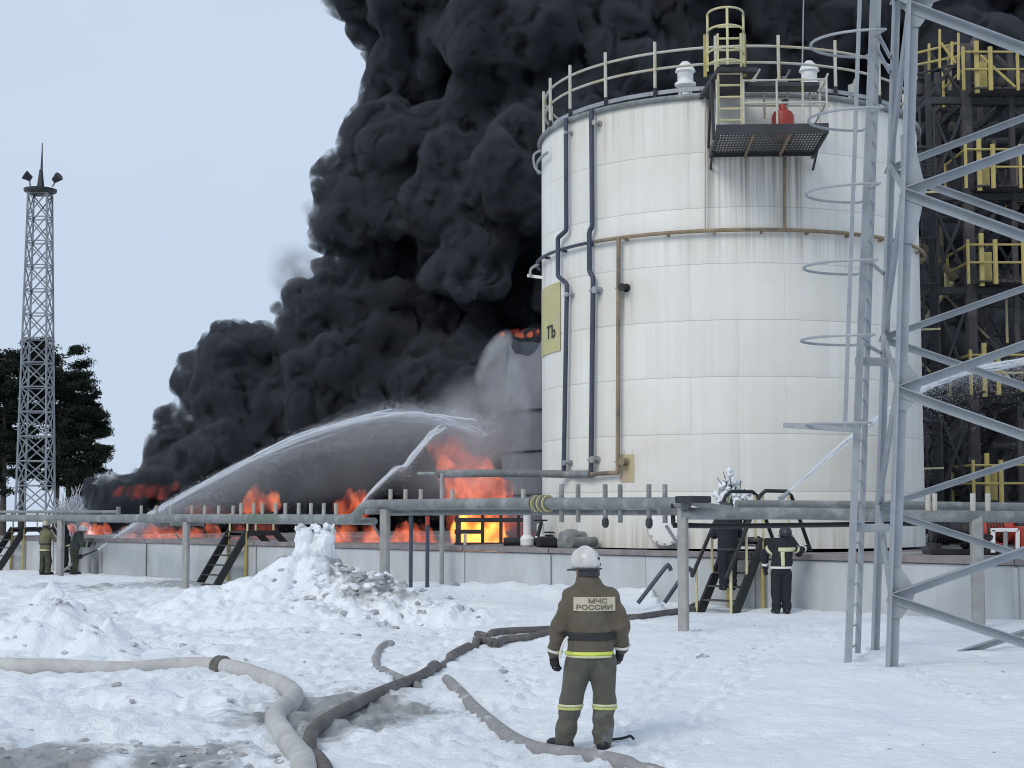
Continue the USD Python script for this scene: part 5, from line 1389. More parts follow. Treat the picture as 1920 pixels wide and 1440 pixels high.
    # boots
    for sd in ("l", "r"):
        a, tt = j["an_" + sd], j["toe_" + sd]
        fd = unit((tt - a) * (1, 1, 0))
        g0 = min(a[2], tt[2])
        heel = np.array([*(a - fd * 0.05)[:2], 0.05]); toe = np.array([*tt[:2], 0.045])
        v, f = solid([(heel, toe, 0.052, 0.044), (heel + fd * 0.03, toe - fd * 0.04, 0.05, 0.05), ((a[0], a[1], 0.06), (a[0], a[1], 0.24), 0.058, 0.066)], 0.04, min(h, 0.01), lambda X_, F_: np.maximum(F_, 0.0 - X_[..., 2]))
        bt = obj("boot", put((v, f)), M["boot"], t, smooth=True)
        v, f = solid([(heel, toe, 0.058, 0.05)], 0.01, min(h, 0.01), lambda X_, F_: np.maximum(F_, np.maximum(-0.004 - X_[..., 2], X_[..., 2] - 0.028)))
        obj("sole", put((v, f)), M["black"], bt, smooth=True)
    # gloves
    for sd, d, side, nr in hands:
        obj("glove", put(hand_mesh(j["wr_" + sd] + d * 0.02, d, side, nr, 1.0, min(h * 0.6, 0.008), 0.05)), M["glove"], t, smooth=True)
    # helmet with brim, ridge and neck guard
    hc = hd + (0, 0, 0.035)
    ux = fs; uf = face
    def hel(X_, F_):
        q = X_ - hc
        x, y_, z = q @ ux, q @ uf, q[..., 2]
        dome = (np.sqrt((x / 0.128) ** 2 + (y_ / 0.150) ** 2 + (z / 0.138) ** 2) - 1) * 0.135
        ridge = np.maximum(np.abs(x) - 0.012, (np.sqrt((y_ / 0.156) ** 2 + (z / 0.146) ** 2) - 1) * 0.15)
        inner = (np.sqrt((x / 0.112) ** 2 + (y_ / 0.132) ** 2 + (z / 0.13) ** 2) - 1) * 0.12
        return np.maximum(np.maximum(smin(dome, ridge, 0.012), -(z + 0.062)), -inner)
    hh = min(h, 0.008)
    v, f = solid([(hc - (0, 0, 0.05), hc, 0.18, 0.17)], 0.01, hh, hel)
    hp = obj("helmet", put((v, f)), M[col["helmet"]], t, smooth=True)
    def brim(X_, F_):
        q = X_ - hc
        x, y_, z = q @ ux, q @ uf, q[..., 2]
        rr = np.sqrt((x / 0.150) ** 2 + ((y_ - 0.012) / 0.185) ** 2)
        return np.maximum((rr - 1) * 0.15, np.maximum(np.abs(z + 0.066 + 0.10 * np.clip(y_, 0, 1)) - 0.008, (0.76 - rr) * 0.15))
    v, f = solid([(hc - (0, 0, 0.06), hc, 0.20, 0.19)], 0.01, hh, brim)
    obj("helmet_brim", put((v, f)), M[col.get("brim", "helmet_dark")], hp, smooth=True)
    ng = []
    for a in np.linspace(-1.25, 1.25, 9):
        p = hc + ux * 0.112 * math.sin(a) - uf * 0.125 * math.cos(a)
        ng.append((p - (0, 0, 0.06), p - (0, 0, 0.125) - uf * 0.006, 0.016, 0.014))
    v, f = solid(ng, 0.02, max(hh, 0.008))
    obj("neck_guard", put((v, f)), M[col.get("guard", "helmet_dark")], hp, smooth=True)
    for a, z, s_2 in col.get("stickers", ()):
        kz = math.sqrt(max(0, 1 - (z / 0.138) ** 2)); p = hc + ux * 0.128 * math.sin(a) * kz - uf * 0.150 * math.cos(a) * kz + np.array([0, 0, z])
        n_ = unit(p - hc)
        obj("helmet_sticker", put(lathe([(0, 0), (s_2, 0), (s_2 * 0.8, 0.008), (0, 0.01)], p - n_ * 0.002, 10, n_)), M["helmet_dark"], hp)
    FIG["last"] = (t, put, X, Fj, o, jk, pv)
    return t

# the firefighter in the foreground
fy = 13.9
fb = G(1105, 1396); fb = np.array([fb[0], fb[1], float(gz(fb[0], fb[1])) - 0.01])
front = person("firefighter seen from behind on the snow, white helmet, brown suit with yellow hem stripe", fb, 0.0, dict(
    head=(-0.03, 0.02, 1.665), neck=(0.0, 0.0, 1.50), look=(-0.62, 0.78, 0), pelvis=(0.015, 0, 0.90), belt=(0.012, 0, 1.03), hem=(0.012, 0, 0.825),
    sh_l=(-0.155, 0.0, 1.372), el_l=(-0.262, -0.01, 1.13), wr_l=(-0.320, 0.06, 0.87), sh_r=(0.18, 0.0, 1.372), el_r=(0.290, -0.02, 1.14), wr_r=(0.300, 0.09, 0.905),
    hd_l=(0.10, 0.15, -1), hd_r=(-0.18, 0.25, -0.8),
    hip_l=(-0.085, 0, 0.80), kn_l=(-0.165, 0.02, 0.43), an_l=(-0.225, 0.0, 0.09), toe_l=(-0.345, 0.12, 0.04), hip_r=(0.115, 0, 0.80), kn_r=(0.145, 0.03, 0.43), an_r=(0.125, 0.0, 0.09), toe_r=(0.115, 0.17, 0.04)),
    dict(jacket="jacket", trousers="trousers", helmet="helmet", belt="black", hem_bands=((0.876, 0.034, "lime"), (0.848, 0.022, "pale_band")), cuff_bands=((0.90, 0.03, "silver"),),
         knee_bands=((-0.025, 0.026, "pale_band"), (-0.051, 0.026, "lime_dull")), stickers=((0.35, 0.03, 0.017), (0.75, -0.03, 0.019))), 0.0105, seed=2)
t_, put_, X_, F_, o_, jk_, pv_ = FIG["last"]
def back_y(x, z):
    """the y of the jacket's back at (x, z)"""
    i = int(round((x - o_[0]) / 0.0105)); k = int(round((z - o_[2]) / 0.0105))
    col_ = F_[i, :, k]
    idx = np.nonzero(col_ < 0)[0]
    return o_[1] + 0.0105 * idx[0] if len(idx) else o_[1]
def smooth_back(x, z):
    return float(np.mean([back_y(x + a, z + b) for a in (-0.02, 0, 0.02) for b in (-0.02, 0, 0.02)]))
px0, px1, pz0, pz1 = -0.145, 0.235, 1.26, 1.385
gx, gzz = np.linspace(px0, px1, 16), np.linspace(pz0, pz1, 7)
yy = np.array([[smooth_back(a, b) for b in gzz] for a in gx])
yy = gaussian_filter(yy, 1.2)
yint = RegularGridInterpolator((gx, gzz), yy, bounds_error=False, fill_value=None)
def sheet(x0, x1, z0, z1, off, th, n=14):
    a, b = np.meshgrid(np.linspace(x0, x1, n), np.linspace(z0, z1, 6), indexing="ij")
    y_ = yint(np.stack([a, b], -1).reshape(-1, 2)).reshape(a.shape)
    f0 = np.stack([a, y_ - off, b], -1).reshape(-1, 3); b0 = np.stack([a, y_ + th, b], -1).reshape(-1, 3)
    q = []
    for i in range(n - 1):
        for k in range(5):
            s = i * 6 + k
            q += [(s, s + 6, s + 7, s + 1)]
    q = np.array(q); N_ = len(f0)
    rim = [(i * 6, (i + 1) * 6) for i in range(n - 1)]
    side = [(b_, a_, N_ + a_, N_ + b_) for a_, b_ in rim] + [(a_ + 5, b_ + 5, N_ + b_ + 5, N_ + a_ + 5) for a_, b_ in rim] + [(k, k + 1, N_ + k + 1, N_ + k) for k in range(5)] + [((n - 1) * 6 + k + 1, (n - 1) * 6 + k, N_ + (n - 1) * 6 + k, N_ + (n - 1) * 6 + k + 1) for k in range(5)]
    return np.vstack([f0, b0]), np.vstack([q, np.array(side)])
pt = obj("back_patch", put_(sheet(px0, px1, pz0, pz1, 0.016, 0.02)), M["patch"], jk_, smooth=40)
for word, hh, zb_ in (("МЧС", 0.042, 1.328), ("РОССИИ", 0.042, 1.272)):
    tm = meshkit.text_mesh(word, hh, 0.004, bold=True)
    v = np.array(tm.vertices); wd = v[:, 0].max() - v[:, 0].min()
    v[:, 0] = (v[:, 0] - v[:, 0].min() - wd / 2) * min(1.35, 0.33 / wd) + (px0 + px1) / 2 + (0.03 if word == "МЧС" else 0.0)
    z_ = v[:, 1] - v[:, 1].min() + zb_
    y_ = yint(np.stack([np.clip(v[:, 0], px0, px1), z_], -1)) - 0.0175 - v[:, 2] * 0.6
    obj("lettering", put_((np.stack([v[:, 0], y_, z_], -1), np.array(tm.faces))), M["patch_ink"], pt)
obj("white_strap", put_(tube(smooth_path([(-0.20, -0.17, 1.03), (-0.235, -0.19, 0.98), (-0.262, -0.15, 0.90), (-0.268, -0.12, 0.84)], 14), 0.012, 6)), M["silver"], t_, smooth=40)
obj("pull_tab", put_(box((0.245, back_y(0.2, 1.15) + 0.02, 1.15), (0.012, 0.02, 0.09))), M["patch"], jk_)

def stance(w=0.2, s=1.0, **kw):
    J = dict(head=(0, 0.02, 1.665), neck=(0.0, 0.0, 1.50), pelvis=(0, 0, 0.90), belt=(0, 0, 1.03), hem=(0, 0, 0.80),
             sh_l=(-0.175, 0.0, 1.395), el_l=(-0.26, 0.02, 1.13), wr_l=(-0.27, 0.12, 0.89), sh_r=(0.175, 0.0, 1.395), el_r=(0.26, 0.02, 1.13), wr_r=(0.27, 0.12, 0.89),
             hip_l=(-0.10, 0, 0.80), kn_l=(-w * 0.6, 0.03, 0.44), an_l=(-w * 0.65, 0, 0.09), toe_l=(-w * 0.75, 0.17, 0.04), hip_r=(0.10, 0, 0.80), kn_r=(w * 0.6, 0.03, 0.44), an_r=(w * 0.65, 0, 0.09), toe_r=(w * 0.75, 0.17, 0.04))
    J.update(kw)
    return J
# the firefighter at the wall on the right
b = W(1466, 1154, 31.6); b[2] = float(gz(b[0], b[1]))
person("firefighter in black with a pale yellow T on the back, standing at the wall", b, 0.15, stance(0.17,
    head=(0.13, 0.08, 1.60), neck=(0.07, 0.03, 1.46), look=(0.2, 0.95, -0.2), belt=(0.02, 0, 1.03), hem=(0.0, 0, 0.90),
    sh_l=(-0.12, 0.03, 1.37), el_l=(-0.30, 0.16, 1.20), wr_l=(-0.27, 0.20, 0.93), sh_r=(0.24, 0.04, 1.37), el_r=(0.43, 0.16, 1.22), wr_r=(0.60, 0.30, 1.32), hd_l=(0.1, 0.2, -1), hd_r=(0.8, 0.5, 0.1), arms_low=True),
    dict(jacket="navy", trousers="navy", helmet="helmet_dark", hem_bands=((0.925, 0.05, "silver"),), torso_bands=((1.29, 0.085, "pale_band", -0.09, 0.30), (1.10, 0.30, "pale_band", -0.05, 0.03)), cuff_bands=((0.8, 0.05, "silver"),), arm_bands=((0.55, 0.06, "pale_band"),)), 0.014, seed=5)
# the one on the stile
b = st0 + WN * 0.42 + WA * 0.1 + np.array([0, 0, 0.47])
person("dark-clothed firefighter on the stile steps, head hidden in the ice-crusted shrub", b, 0.1, stance(0.15,
    el_l=(-0.27, 0.14, 1.17), wr_l=(-0.20, 0.34, 1.12), el_r=(0.27, 0.14, 1.17), wr_r=(0.20, 0.36, 1.14), hd_l=(0.1, 1, 0.1), hd_r=(-0.1, 1, 0.1), look=(0, 0.9, -0.3)),
    dict(jacket="navy", trousers="navy", helmet="helmet_dark", hem_bands=((0.85, 0.04, "grey_cloth"),)), 0.014, seed=6)
# the hose crew at the far left
for lab, px, dep, yaw, jk2, tr2, bands, kw in (
    ("firefighter in a pale olive jacket with dark belt, leftmost of the hose crew", 84, 52.3, -0.6, "olive_light", "olive", ((0.83, 0.05, "pale_band"),), dict(el_r=(0.28, 0.2, 1.18), wr_r=(0.22, 0.42, 1.10), hd_r=(-0.1, 1, 0))),
    ("firefighter in dark clothes hidden behind the rack post, middle of the hose crew", 118, 52.8, -0.9, "navy", "navy", (), dict(el_l=(-0.27, 0.15, 1.18), wr_l=(-0.18, 0.4, 1.14), hd_l=(0.1, 1, 0))),
    ("stooping firefighter in dark grey holding the arching jet's nozzle, rightmost of the crew", 138, 52.0, -1.1, "grey_cloth", "olive", (), dict(head=(0.0, 0.26, 1.46), neck=(0, 0.16, 1.34), sh_l=(-0.175, 0.13, 1.24), sh_r=(0.175, 0.13, 1.24), el_l=(-0.26, 0.26, 1.02), wr_l=(-0.12, 0.52, 1.02), el_r=(0.26, 0.20, 1.0), wr_r=(0.12, 0.36, 0.95), hd_l=(0.2, 1, 0.1), hd_r=(-0.2, 1, 0.1), belt=(0, 0.04, 0.99), hem=(0, 0, 0.80)))):
    b = W(px, 1078, dep); b[2] = float(gz(b[0], b[1]))
    person(lab, b, yaw, stance(0.24, **kw), dict(jacket=jk2, trousers=tr2, helmet="patch" if px < 100 else "helmet", belt="black" if px < 100 else None, hem_bands=bands, cuff_bands=((0.8, 0.06, "pale_band"),)), 0.018, seed=int(px))
nz = W(183, 1031, 51.7)
pa = W(150, 1044, 51.9)
t = thing("branch_nozzle", "metal fire nozzle held by the stooping firefighter, jet leaving its tip", "nozzle", pa)
obj("barrel", rod(pa, nz, 0.035, 10, 0.022), M["black"], t, smooth=40)
obj("coupling", rod(pa - unit(nz - pa) * 0.1, pa + unit(nz - pa) * 0.06, 0.075, 10), M["black"], t, smooth=40)
obj("nozzle_hose", tube(smooth_path([pa - unit(nz - pa) * 0.08, pa + (-0.4, 0.1, -0.35), pa + (-1.2, 0.2, -0.75), pa + (-2.2, 0.1, -0.84), pa + (-4, 0.5, -0.86)], 24), 0.05, 8), M["hose_grey"], t, smooth=40)

# ------------------------------------------------------------------ hoses on the snow
def hose(label, pts, r, m, sink=0.35, couple=(), nrm=12, squash=None, n=140, lift=None, wob=0.0, bury=0.0):
    P = np.array([G(a, b_) for a, b_ in pts])
    P = smooth_path(P, n)
    if wob:
        P[:, 0] += wob * (fbm(P * 1.7, 3, 4) - 0.5); P[:, 1] += wob * (fbm(P * 1.7 + 9, 3, 6) - 0.5)
    z = gz(P[:, 0], P[:, 1])
    z = gaussian_filter(z, 8)
    P[:, 2] = z + r * (1 - 2 * sink)
    if lift is not None:
        P[:, 2] += lift(np.linspace(0, 1, len(P)))
    rr = r * (1 + 0.05 * (fbm(P * 1.1, 2, 8) - 0.5) * 2)
    P[:, 2] -= bury * r * sstep(0.52, 0.66, fbm(P * 1.25 + 3, 2, 17))
    t = thing("fire_hose", label, "hose", P[len(P) // 2])
    obj("jacket_tube", tube(P, rr, nrm), M[m], t, smooth=60)
    for u in couple:
        k = int(u * (len(P) - 1)); d = unit(P[min(k + 1, len(P) - 1)] - P[max(k - 1, 0)])
        obj("hose_coupling", lathe([(0, -0.11), (r * 1.15, -0.11), (r * 1.32, -0.06), (r * 1.12, -0.02), (r * 1.12, 0.02), (r * 1.35, 0.05), (r * 1.2, 0.11), (0, 0.11)], P[k], 14, d), M["hose_dark"], t, smooth=30)
    return P
hose("thick pale hose sweeping in from the left edge and turning down toward the bottom",
     [(-60, 1238), (20, 1252), (120, 1254), (230, 1255), (340, 1254), (420, 1262), (490, 1283), (536, 1303), (551, 1318), (545, 1334), (524, 1346), (516, 1360), (535, 1384), (556, 1408), (568, 1440), (572, 1500)], 0.105, "hose_pale", 0.2, (0.33,), 16, n=200, bury=0.1)
hose("dark wet hose running diagonally from bottom centre to behind the standing firefighter",
     [(630, 1500), (606, 1450), (588, 1420), (580, 1398), (592, 1374), (640, 1346), (710, 1315), (765, 1290), (800, 1272), (832, 1252), (862, 1232), (888, 1212), (905, 1196), (940, 1190), (990, 1186), (1040, 1182), (1120, 1176), (1220, 1160), (1300, 1148)], 0.068, "hose_dark", 0.12, (0.47,), 12, n=220, bury=1.05)
hose("second dark hose lying crumpled beside the first, left of the standing firefighter",
     [(905, 1194), (918, 1203), (938, 1212), (958, 1205), (985, 1200), (1020, 1193), (1060, 1190)], 0.066, "hose_dark", 0.1, (), 10, n=70, wob=0.5)
hose("thin grey hose looping in a half circle left of the dark hose", [(772, 1206), (745, 1208), (722, 1215), (710, 1228), (704, 1246), (716, 1262), (740, 1274), (768, 1284), (784, 1292)], 0.058, "hose_grey", 0.4, (), 10, n=80, bury=0.8)
hose("grey hose half sunk in the snow, running past the standing firefighter's feet", [(838, 1284), (862, 1304), (900, 1334), (950, 1366), (1000, 1390), (1060, 1407), (1130, 1421), (1210, 1440), (1330, 1480)], 0.07, "hose_grey", 0.42, (), 12, n=120, bury=0.7)
hose("thin dark hose trailing from the stile steps across the snow to the grey post", [(1160, 1163), (1230, 1158), (1290, 1146), (1330, 1132), (1360, 1124)], 0.05, "hose_dark", 0.2, (), 10, n=60)
# tools on the snow
b = W(1163, 1379, 14.6)
tl = thing("crowbar", "small dark hook tool lying on the snow right of the firefighter's boots", "tool", (b[0], b[1], float(gz(b[0], b[1]))))
b = np.array([b[0], b[1], float(gz(b[0], b[1])) + 0.02])
obj("bar", tube(smooth_path([b + (-0.09, 0, 0.0), b + (0.02, 0.02, 0.01), b + (0.10, 0.04, 0.03)], 8), 0.014, 6), M["black"], tl)
obj("claw", rod(b + (0.10, 0.04, 0.03), b + (0.13, 0.02, 0.0), 0.012, 6), M["black"], tl)
# ------------------------------------------------------------------ smoke: cauliflower puffs grown on puffs, merged into one skin round a dense dark volume
def plume(name, label, outline, Y0, thick, n0, rmin, rmax, h, seed, m, levels=((13, 0.36, 0.55), (7, 0.36, 0.5)), edge=1.12, fill_front=True):
    r = np.random.default_rng(seed)
    poly = sg.Polygon(outline).buffer(0)
    x0, y0, x1, y1 = poly.bounds
    s = Y0 / FPX
    S = []
    tries = 0
    while len(S) < n0 and tries < n0 * 40:
        tries += 1
        p = r.uniform(x0, x1), r.uniform(y0, y1)
        pt = sg.Point(p)
        if not poly.contains(pt):
            continue
        d = poly.exterior.distance(pt) * s
        rad = min(r.uniform(rmin, rmax), d * edge)
        if rad < rmin * 0.45:
            continue
        dep = Y0 + r.uniform(-1, 1) * thick * min(1, 0.25 + d / 7)
        S.append((*W(p[0], p[1], dep), rad))
    S = np.array(S)
    allS = [S]
    cur = S
    for cnt, a, b in levels:
        D = r.normal(0, 1, (len(cur), cnt, 3)); D[..., 1] -= 0.35
        D /= np.linalg.norm(D, axis=-1, keepdims=True)
        rad = cur[:, None, 3] * r.uniform(a, b, (len(cur), cnt))
        c = cur[:, None, :3] + D * (cur[:, None, 3:4] * 0.93)
        cur = np.concatenate([c, rad[..., None]], -1).reshape(-1, 4)
        cur = cur[cur[:, 3] > h * 0.9]
        allS.append(cur)
    A = np.vstack(allS)
    lo = (A[:, :3] - A[:, 3:4]).min(0) - h * 2; hi = (A[:, :3] + A[:, 3:4]).max(0) + h * 2
    lo[2] = max(lo[2], 0.6)
    n = np.ceil((hi - lo) / h).astype(int) + 1
    F = np.full(n, 2 * h, np.float32)
    ax = [lo[k] + h * np.arange(n[k]) for k in range(3)]
    for x, y, z, rad in A:
        R = rad + 2 * h
        i0 = np.maximum(np.floor((np.array([x, y, z]) - R - lo) / h).astype(int), 0); i1 = np.minimum(np.ceil((np.array([x, y, z]) + R - lo) / h).astype(int) + 1, n)
        if (i1 <= i0).any():
            continue
        a_, b_, c_ = (ax[k][i0[k]:i1[k]] for k in range(3))
        d = np.sqrt((a_ - x)[:, None, None] ** 2 + (b_ - y)[None, :, None] ** 2 + (c_ - z)[None, None, :] ** 2) - rad
        v = F[i0[0]:i1[0], i0[1]:i1[1], i0[2]:i1[2]]
        np.minimum(v, d, out=v)
    F[:, :, 0] = np.maximum(F[:, :, 0], h * 0.1)
    for k in range(3):                                        # close the skin at the box
        sl = [slice(None)] * 3
        for e in (0, -1):
            sl[k] = e; F[tuple(sl)] = np.maximum(F[tuple(sl)], 0.1 * h)
    F = gaussian_filter(F, 0.55)
    for k in range(3):
        sl = [slice(None)] * 3
        for e in (0, -1):
            sl[k] = e; F[tuple(sl)] = np.maximum(F[tuple(sl)], 0.1 * h)
    v, f = surface_nets(F, lo, h)
    # drop bubbles inside: keep the largest skins only
    v = relax(v, f, 2, 0.5)
    v = v + (h * 0.55) * (np.stack([fbm(v * (0.9 / h) * 0.5, 2, 5), fbm(v * (0.9 / h) * 0.5 + 7, 2, 6), fbm(v * (0.9 / h) * 0.5 + 13, 2, 7)], -1) - 0.5)
    return obj(name, (v, f), m, smooth=True, label=label, cat="smoke", kind="stuff")
OUT = [(600, -420), (610, -60), (622, 2), (668, 62), (690, 140), (692, 222), (640, 262), (628, 320), (604, 372), (612, 420), (628, 470), (560, 520), (520, 562), (468, 582), (432, 622), (368, 648), (362, 716), (384, 762),
       (334, 778), (326, 816), (282, 828), (270, 858), (278, 905), (262, 1000), (700, 1010), (1010, 1010), (1400, 1000), (2300, 990), (2400, -420)]
plume("smoke_plume", "huge billowing black smoke plume rising from the fire and filling the sky behind the tank", OUT, 90.0, 9.0, 1000, 0.9, 3.4, 0.31, 11, M["smoke"], ((14, 0.34, 0.55), (8, 0.34, 0.5)))
plume("smoke_bank", "low rolling bank of black smoke with red glow left of the fire", [(172, 1000), (168, 915), (182, 892), (230, 880), (300, 874), (420, 880), (560, 900), (600, 1000)], 84.0, 4.0, 90, 0.6, 1.4, 0.24, 12, M["smoke"])

# ------------------------------------------------------------------ flames: clusters of licking tongues, each a glowing volume
def flames(label, px0, px1, pyb, Y, hts, seed, m, depth=0.8, rad=0.5, lean=-0.25):
    r = np.random.default_rng(seed)
    B = []
    for k, hgt in enumerate(hts):
        px = px0 + (px1 - px0) * (k + r.uniform(0.2, 0.8)) / len(hts)
        p = W(px, pyb, Y + r.uniform(-depth, depth))
        p[2] = max(p[2], 1.1)
        w = rad * r.uniform(0.7, 1.2)
        q = p.copy()
        n = 5
        for i in range(n):
            q2_ = q + np.array([lean * hgt / n + r.normal(0, 0.10 * hgt / n * 2.4), r.normal(0, 0.1), hgt / n])
            B.append((q, q2_, w * (1 - i / n) ** 0.7 + 0.02, w * (1 - (i + 1) / n) ** 0.7 + 0.01))
            q = q2_
    lo, hi = bones_box(B, 0.3)
    h = max(0.09, (hi - lo).max() / 130)
    X, o = grid(lo, hi, h)
    F = union(X, B, rad * 0.35) + rad * 1.5 * (fbm(X * np.array([1.6, 1.6, 0.9]) / rad * 0.6, 4, seed) - 0.48)
    v, f = surface_nets(F, o, h)
    v = relax(v, f, 1, 0.5)
    obj("fire", (v, f), m, smooth=True, label=label, cat="fire")
flames("bright orange fire burning inside the dark steel frame left of the white tank", 868, 940, 1020, 50.0, [1.0, 1.25, 1.1, 1.3, 1.0, 1.15, 0.9], 3, M["flame_orange"], 0.5, 0.34)
flames("large red flame rolling up above the branch pipe beside the white tank", 845, 925, 925, 58.0, [1.4, 2.2, 2.6, 2.2, 1.5], 4, M["flame_red"], 0.6, 0.62, -0.45)
flames("red flames between the branch pipe and the main pipe left of the white tank", 850, 960, 980, 54.0, [1.0, 1.3, 1.5, 1.3, 1.1, 0.9], 5, M["flame_red"], 0.6, 0.5)
flames("red fire glowing right of the dark steel frame at the valve group", 945, 998, 1018, 52.0, [0.8, 1.0, 0.8, 0.7], 6, M["flame_dim"], 0.4, 0.3)
flames("red-orange flames beside the ice-crusted barrels under the pipe", 612, 708, 1018, 50.0, [0.7, 1.0, 0.8, 1.1, 0.9, 0.8], 7, M["flame_red"], 0.6, 0.26, -0.1)
flames("red flame licking above the pipe where the thin jet starts", 630, 690, 962, 56.0, [0.7, 1.1, 1.3, 0.9], 8, M["flame_red"], 0.5, 0.3, 0.15)
flames("red-orange flames behind the two blue-black marker posts", 735, 820, 1018, 50.0, [0.5, 0.8, 0.7, 0.9, 0.7, 0.5], 9, M["flame_red"], 0.6, 0.3, -0.1)
flames("red flame above the long pipe below the arching jet", 452, 520, 950, 60.0, [0.6, 1.0, 1.2, 0.9, 0.6], 10, M["flame_red"], 0.5, 0.3, 0.1)
flames("low band of red flames along the yard wall right of the first jet", 235, 425, 1012, 58.0, [0.5, 0.6, 0.7, 0.5, 0.6, 0.8, 0.5, 0.6, 0.5], 11, M["flame_red"], 0.8, 0.28)
flames("low red flames behind the hose crew at left", 130, 205, 1000, 66.0, [0.5, 0.7, 0.6, 0.5, 0.4], 12, M["flame_red"], 0.6, 0.28)
flames("dim orange flames behind the rusty stile platform", 425, 525, 1005, 56.0, [0.5, 0.7, 0.6, 0.5, 0.5], 13, M["flame_dim"], 0.6, 0.3)
flames("dim red flames behind the row of pipe stubs on the long pipe", 350, 450, 968, 62.0, [0.6, 0.8, 0.7, 0.6, 0.5], 14, M["flame_dim"], 0.6, 0.3)
flames("dull red glow burning inside the low smoke bank at left", 205, 315, 925, 79.5, [0.4, 0.5, 0.6, 0.6, 0.7], 15, M["flame_dim"], 0.6, 0.3, 1.2)
flames("orange fire on the torn rim of the grey burning tank", 935, 1012, 628, 65.0, [0.25, 0.4, 0.3, 0.35, 0.25, 0.3], 16, M["flame_red"], 0.7, 0.16, 0.5)

# ------------------------------------------------------------------ water
def jet(name, label, pts, radii, m, seed, n=90, rough=0.22):
    """a stream: one rough, widening body of water, with drops torn off along it"""
    P = smooth_path(pts, n)
    R = np.interp(np.linspace(0, 1, len(P)), np.linspace(0, 1, len(radii)), radii)
    r = np.random.default_rng(seed)
    t = thing(name, label, "water jet", P[0])
    body = MB()
    u = np.linspace(0, 1, len(P))
    body.add(tube(P, R * 0.42 * np.clip(1 - 1.5 * u, 0, 1) + 0.012, 8))
    for k in range(22):                                       # the stream frays into strands as it flies
        o = r.normal(0, 1, 3)
        wv = np.stack([fbm(np.stack([u * 9 + k * 3.7, u * 0 + j, u * 0], -1), 3, seed + k) - 0.5 for j in range(3)], -1) * 1.5
        q = P + (o * 0.5 + wv) * R[:, None] * np.clip(u * 6, 0.25, 1)[:, None]
        s0 = int(r.uniform(0, 0.4) * len(P) * (k > 5)); s1 = int(len(P) * min(1, r.uniform(0.45, 1.05)))
        if s1 - s0 < 8:
            continue
        rr = R[s0:s1] * r.uniform(0.12, 0.24) + 0.006
        rr = rr * np.clip(np.minimum(np.arange(s1 - s0), np.arange(s1 - s0)[::-1]) / 6, 0.15, 1)
        body.add(tube(q[s0:s1], rr, 5))
    obj("stream", body, m, t, smooth=True)
    r = np.random.default_rng(seed)
    return t, P, R, r
def spray(t, P, R, r, n, size, drop, spread, u0=0.1, name="spray"):
    """drops: tiny splinters of water round and below the stream"""
    u = u0 + (1 - u0) * r.uniform(0, 1, n) ** 0.8
    i = np.clip((u * (len(P) - 1)).astype(int), 0, len(P) - 2)
    c = P[i] + (P[i + 1] - P[i]) * r.uniform(0, 1, (n, 1))
    c = c + r.normal(0, 1, (n, 3)) * (R[i] * spread)[:, None]
    c[:, 2] -= r.exponential(1, n) ** 1.3 * drop * (0.25 + u)
    base = np.array([(1, 0, 0), (-0.5, 0.8, 0), (-0.5, -0.8, 0), (0, 0, 1.4)]) * 0.7
    s = size * r.uniform(0.4, 1.4, n)
    q = r.normal(0, 1, (n, 4)); q /= np.linalg.norm(q, axis=1, keepdims=True)
    w, x, y, z = q.T
    Rm = np.stack([1 - 2 * (y * y + z * z), 2 * (x * y - z * w), 2 * (x * z + y * w), 2 * (x * y + z * w), 1 - 2 * (x * x + z * z), 2 * (y * z - x * w), 2 * (x * z - y * w), 2 * (y * z + x * w), 1 - 2 * (x * x + y * y)], 1).reshape(n, 3, 3)
    v = c[:, None] + np.einsum("nij,kj->nki", Rm, base) * s[:, None, None]
    ff = np.array([(0, 2, 1), (0, 1, 3), (1, 2, 3), (2, 0, 3)])
    f = (np.arange(n)[:, None, None] * 4 + ff).reshape(-1, 3)
    obj(name, (v.reshape(-1, 3), f), M["drops"], t, kind="stuff")
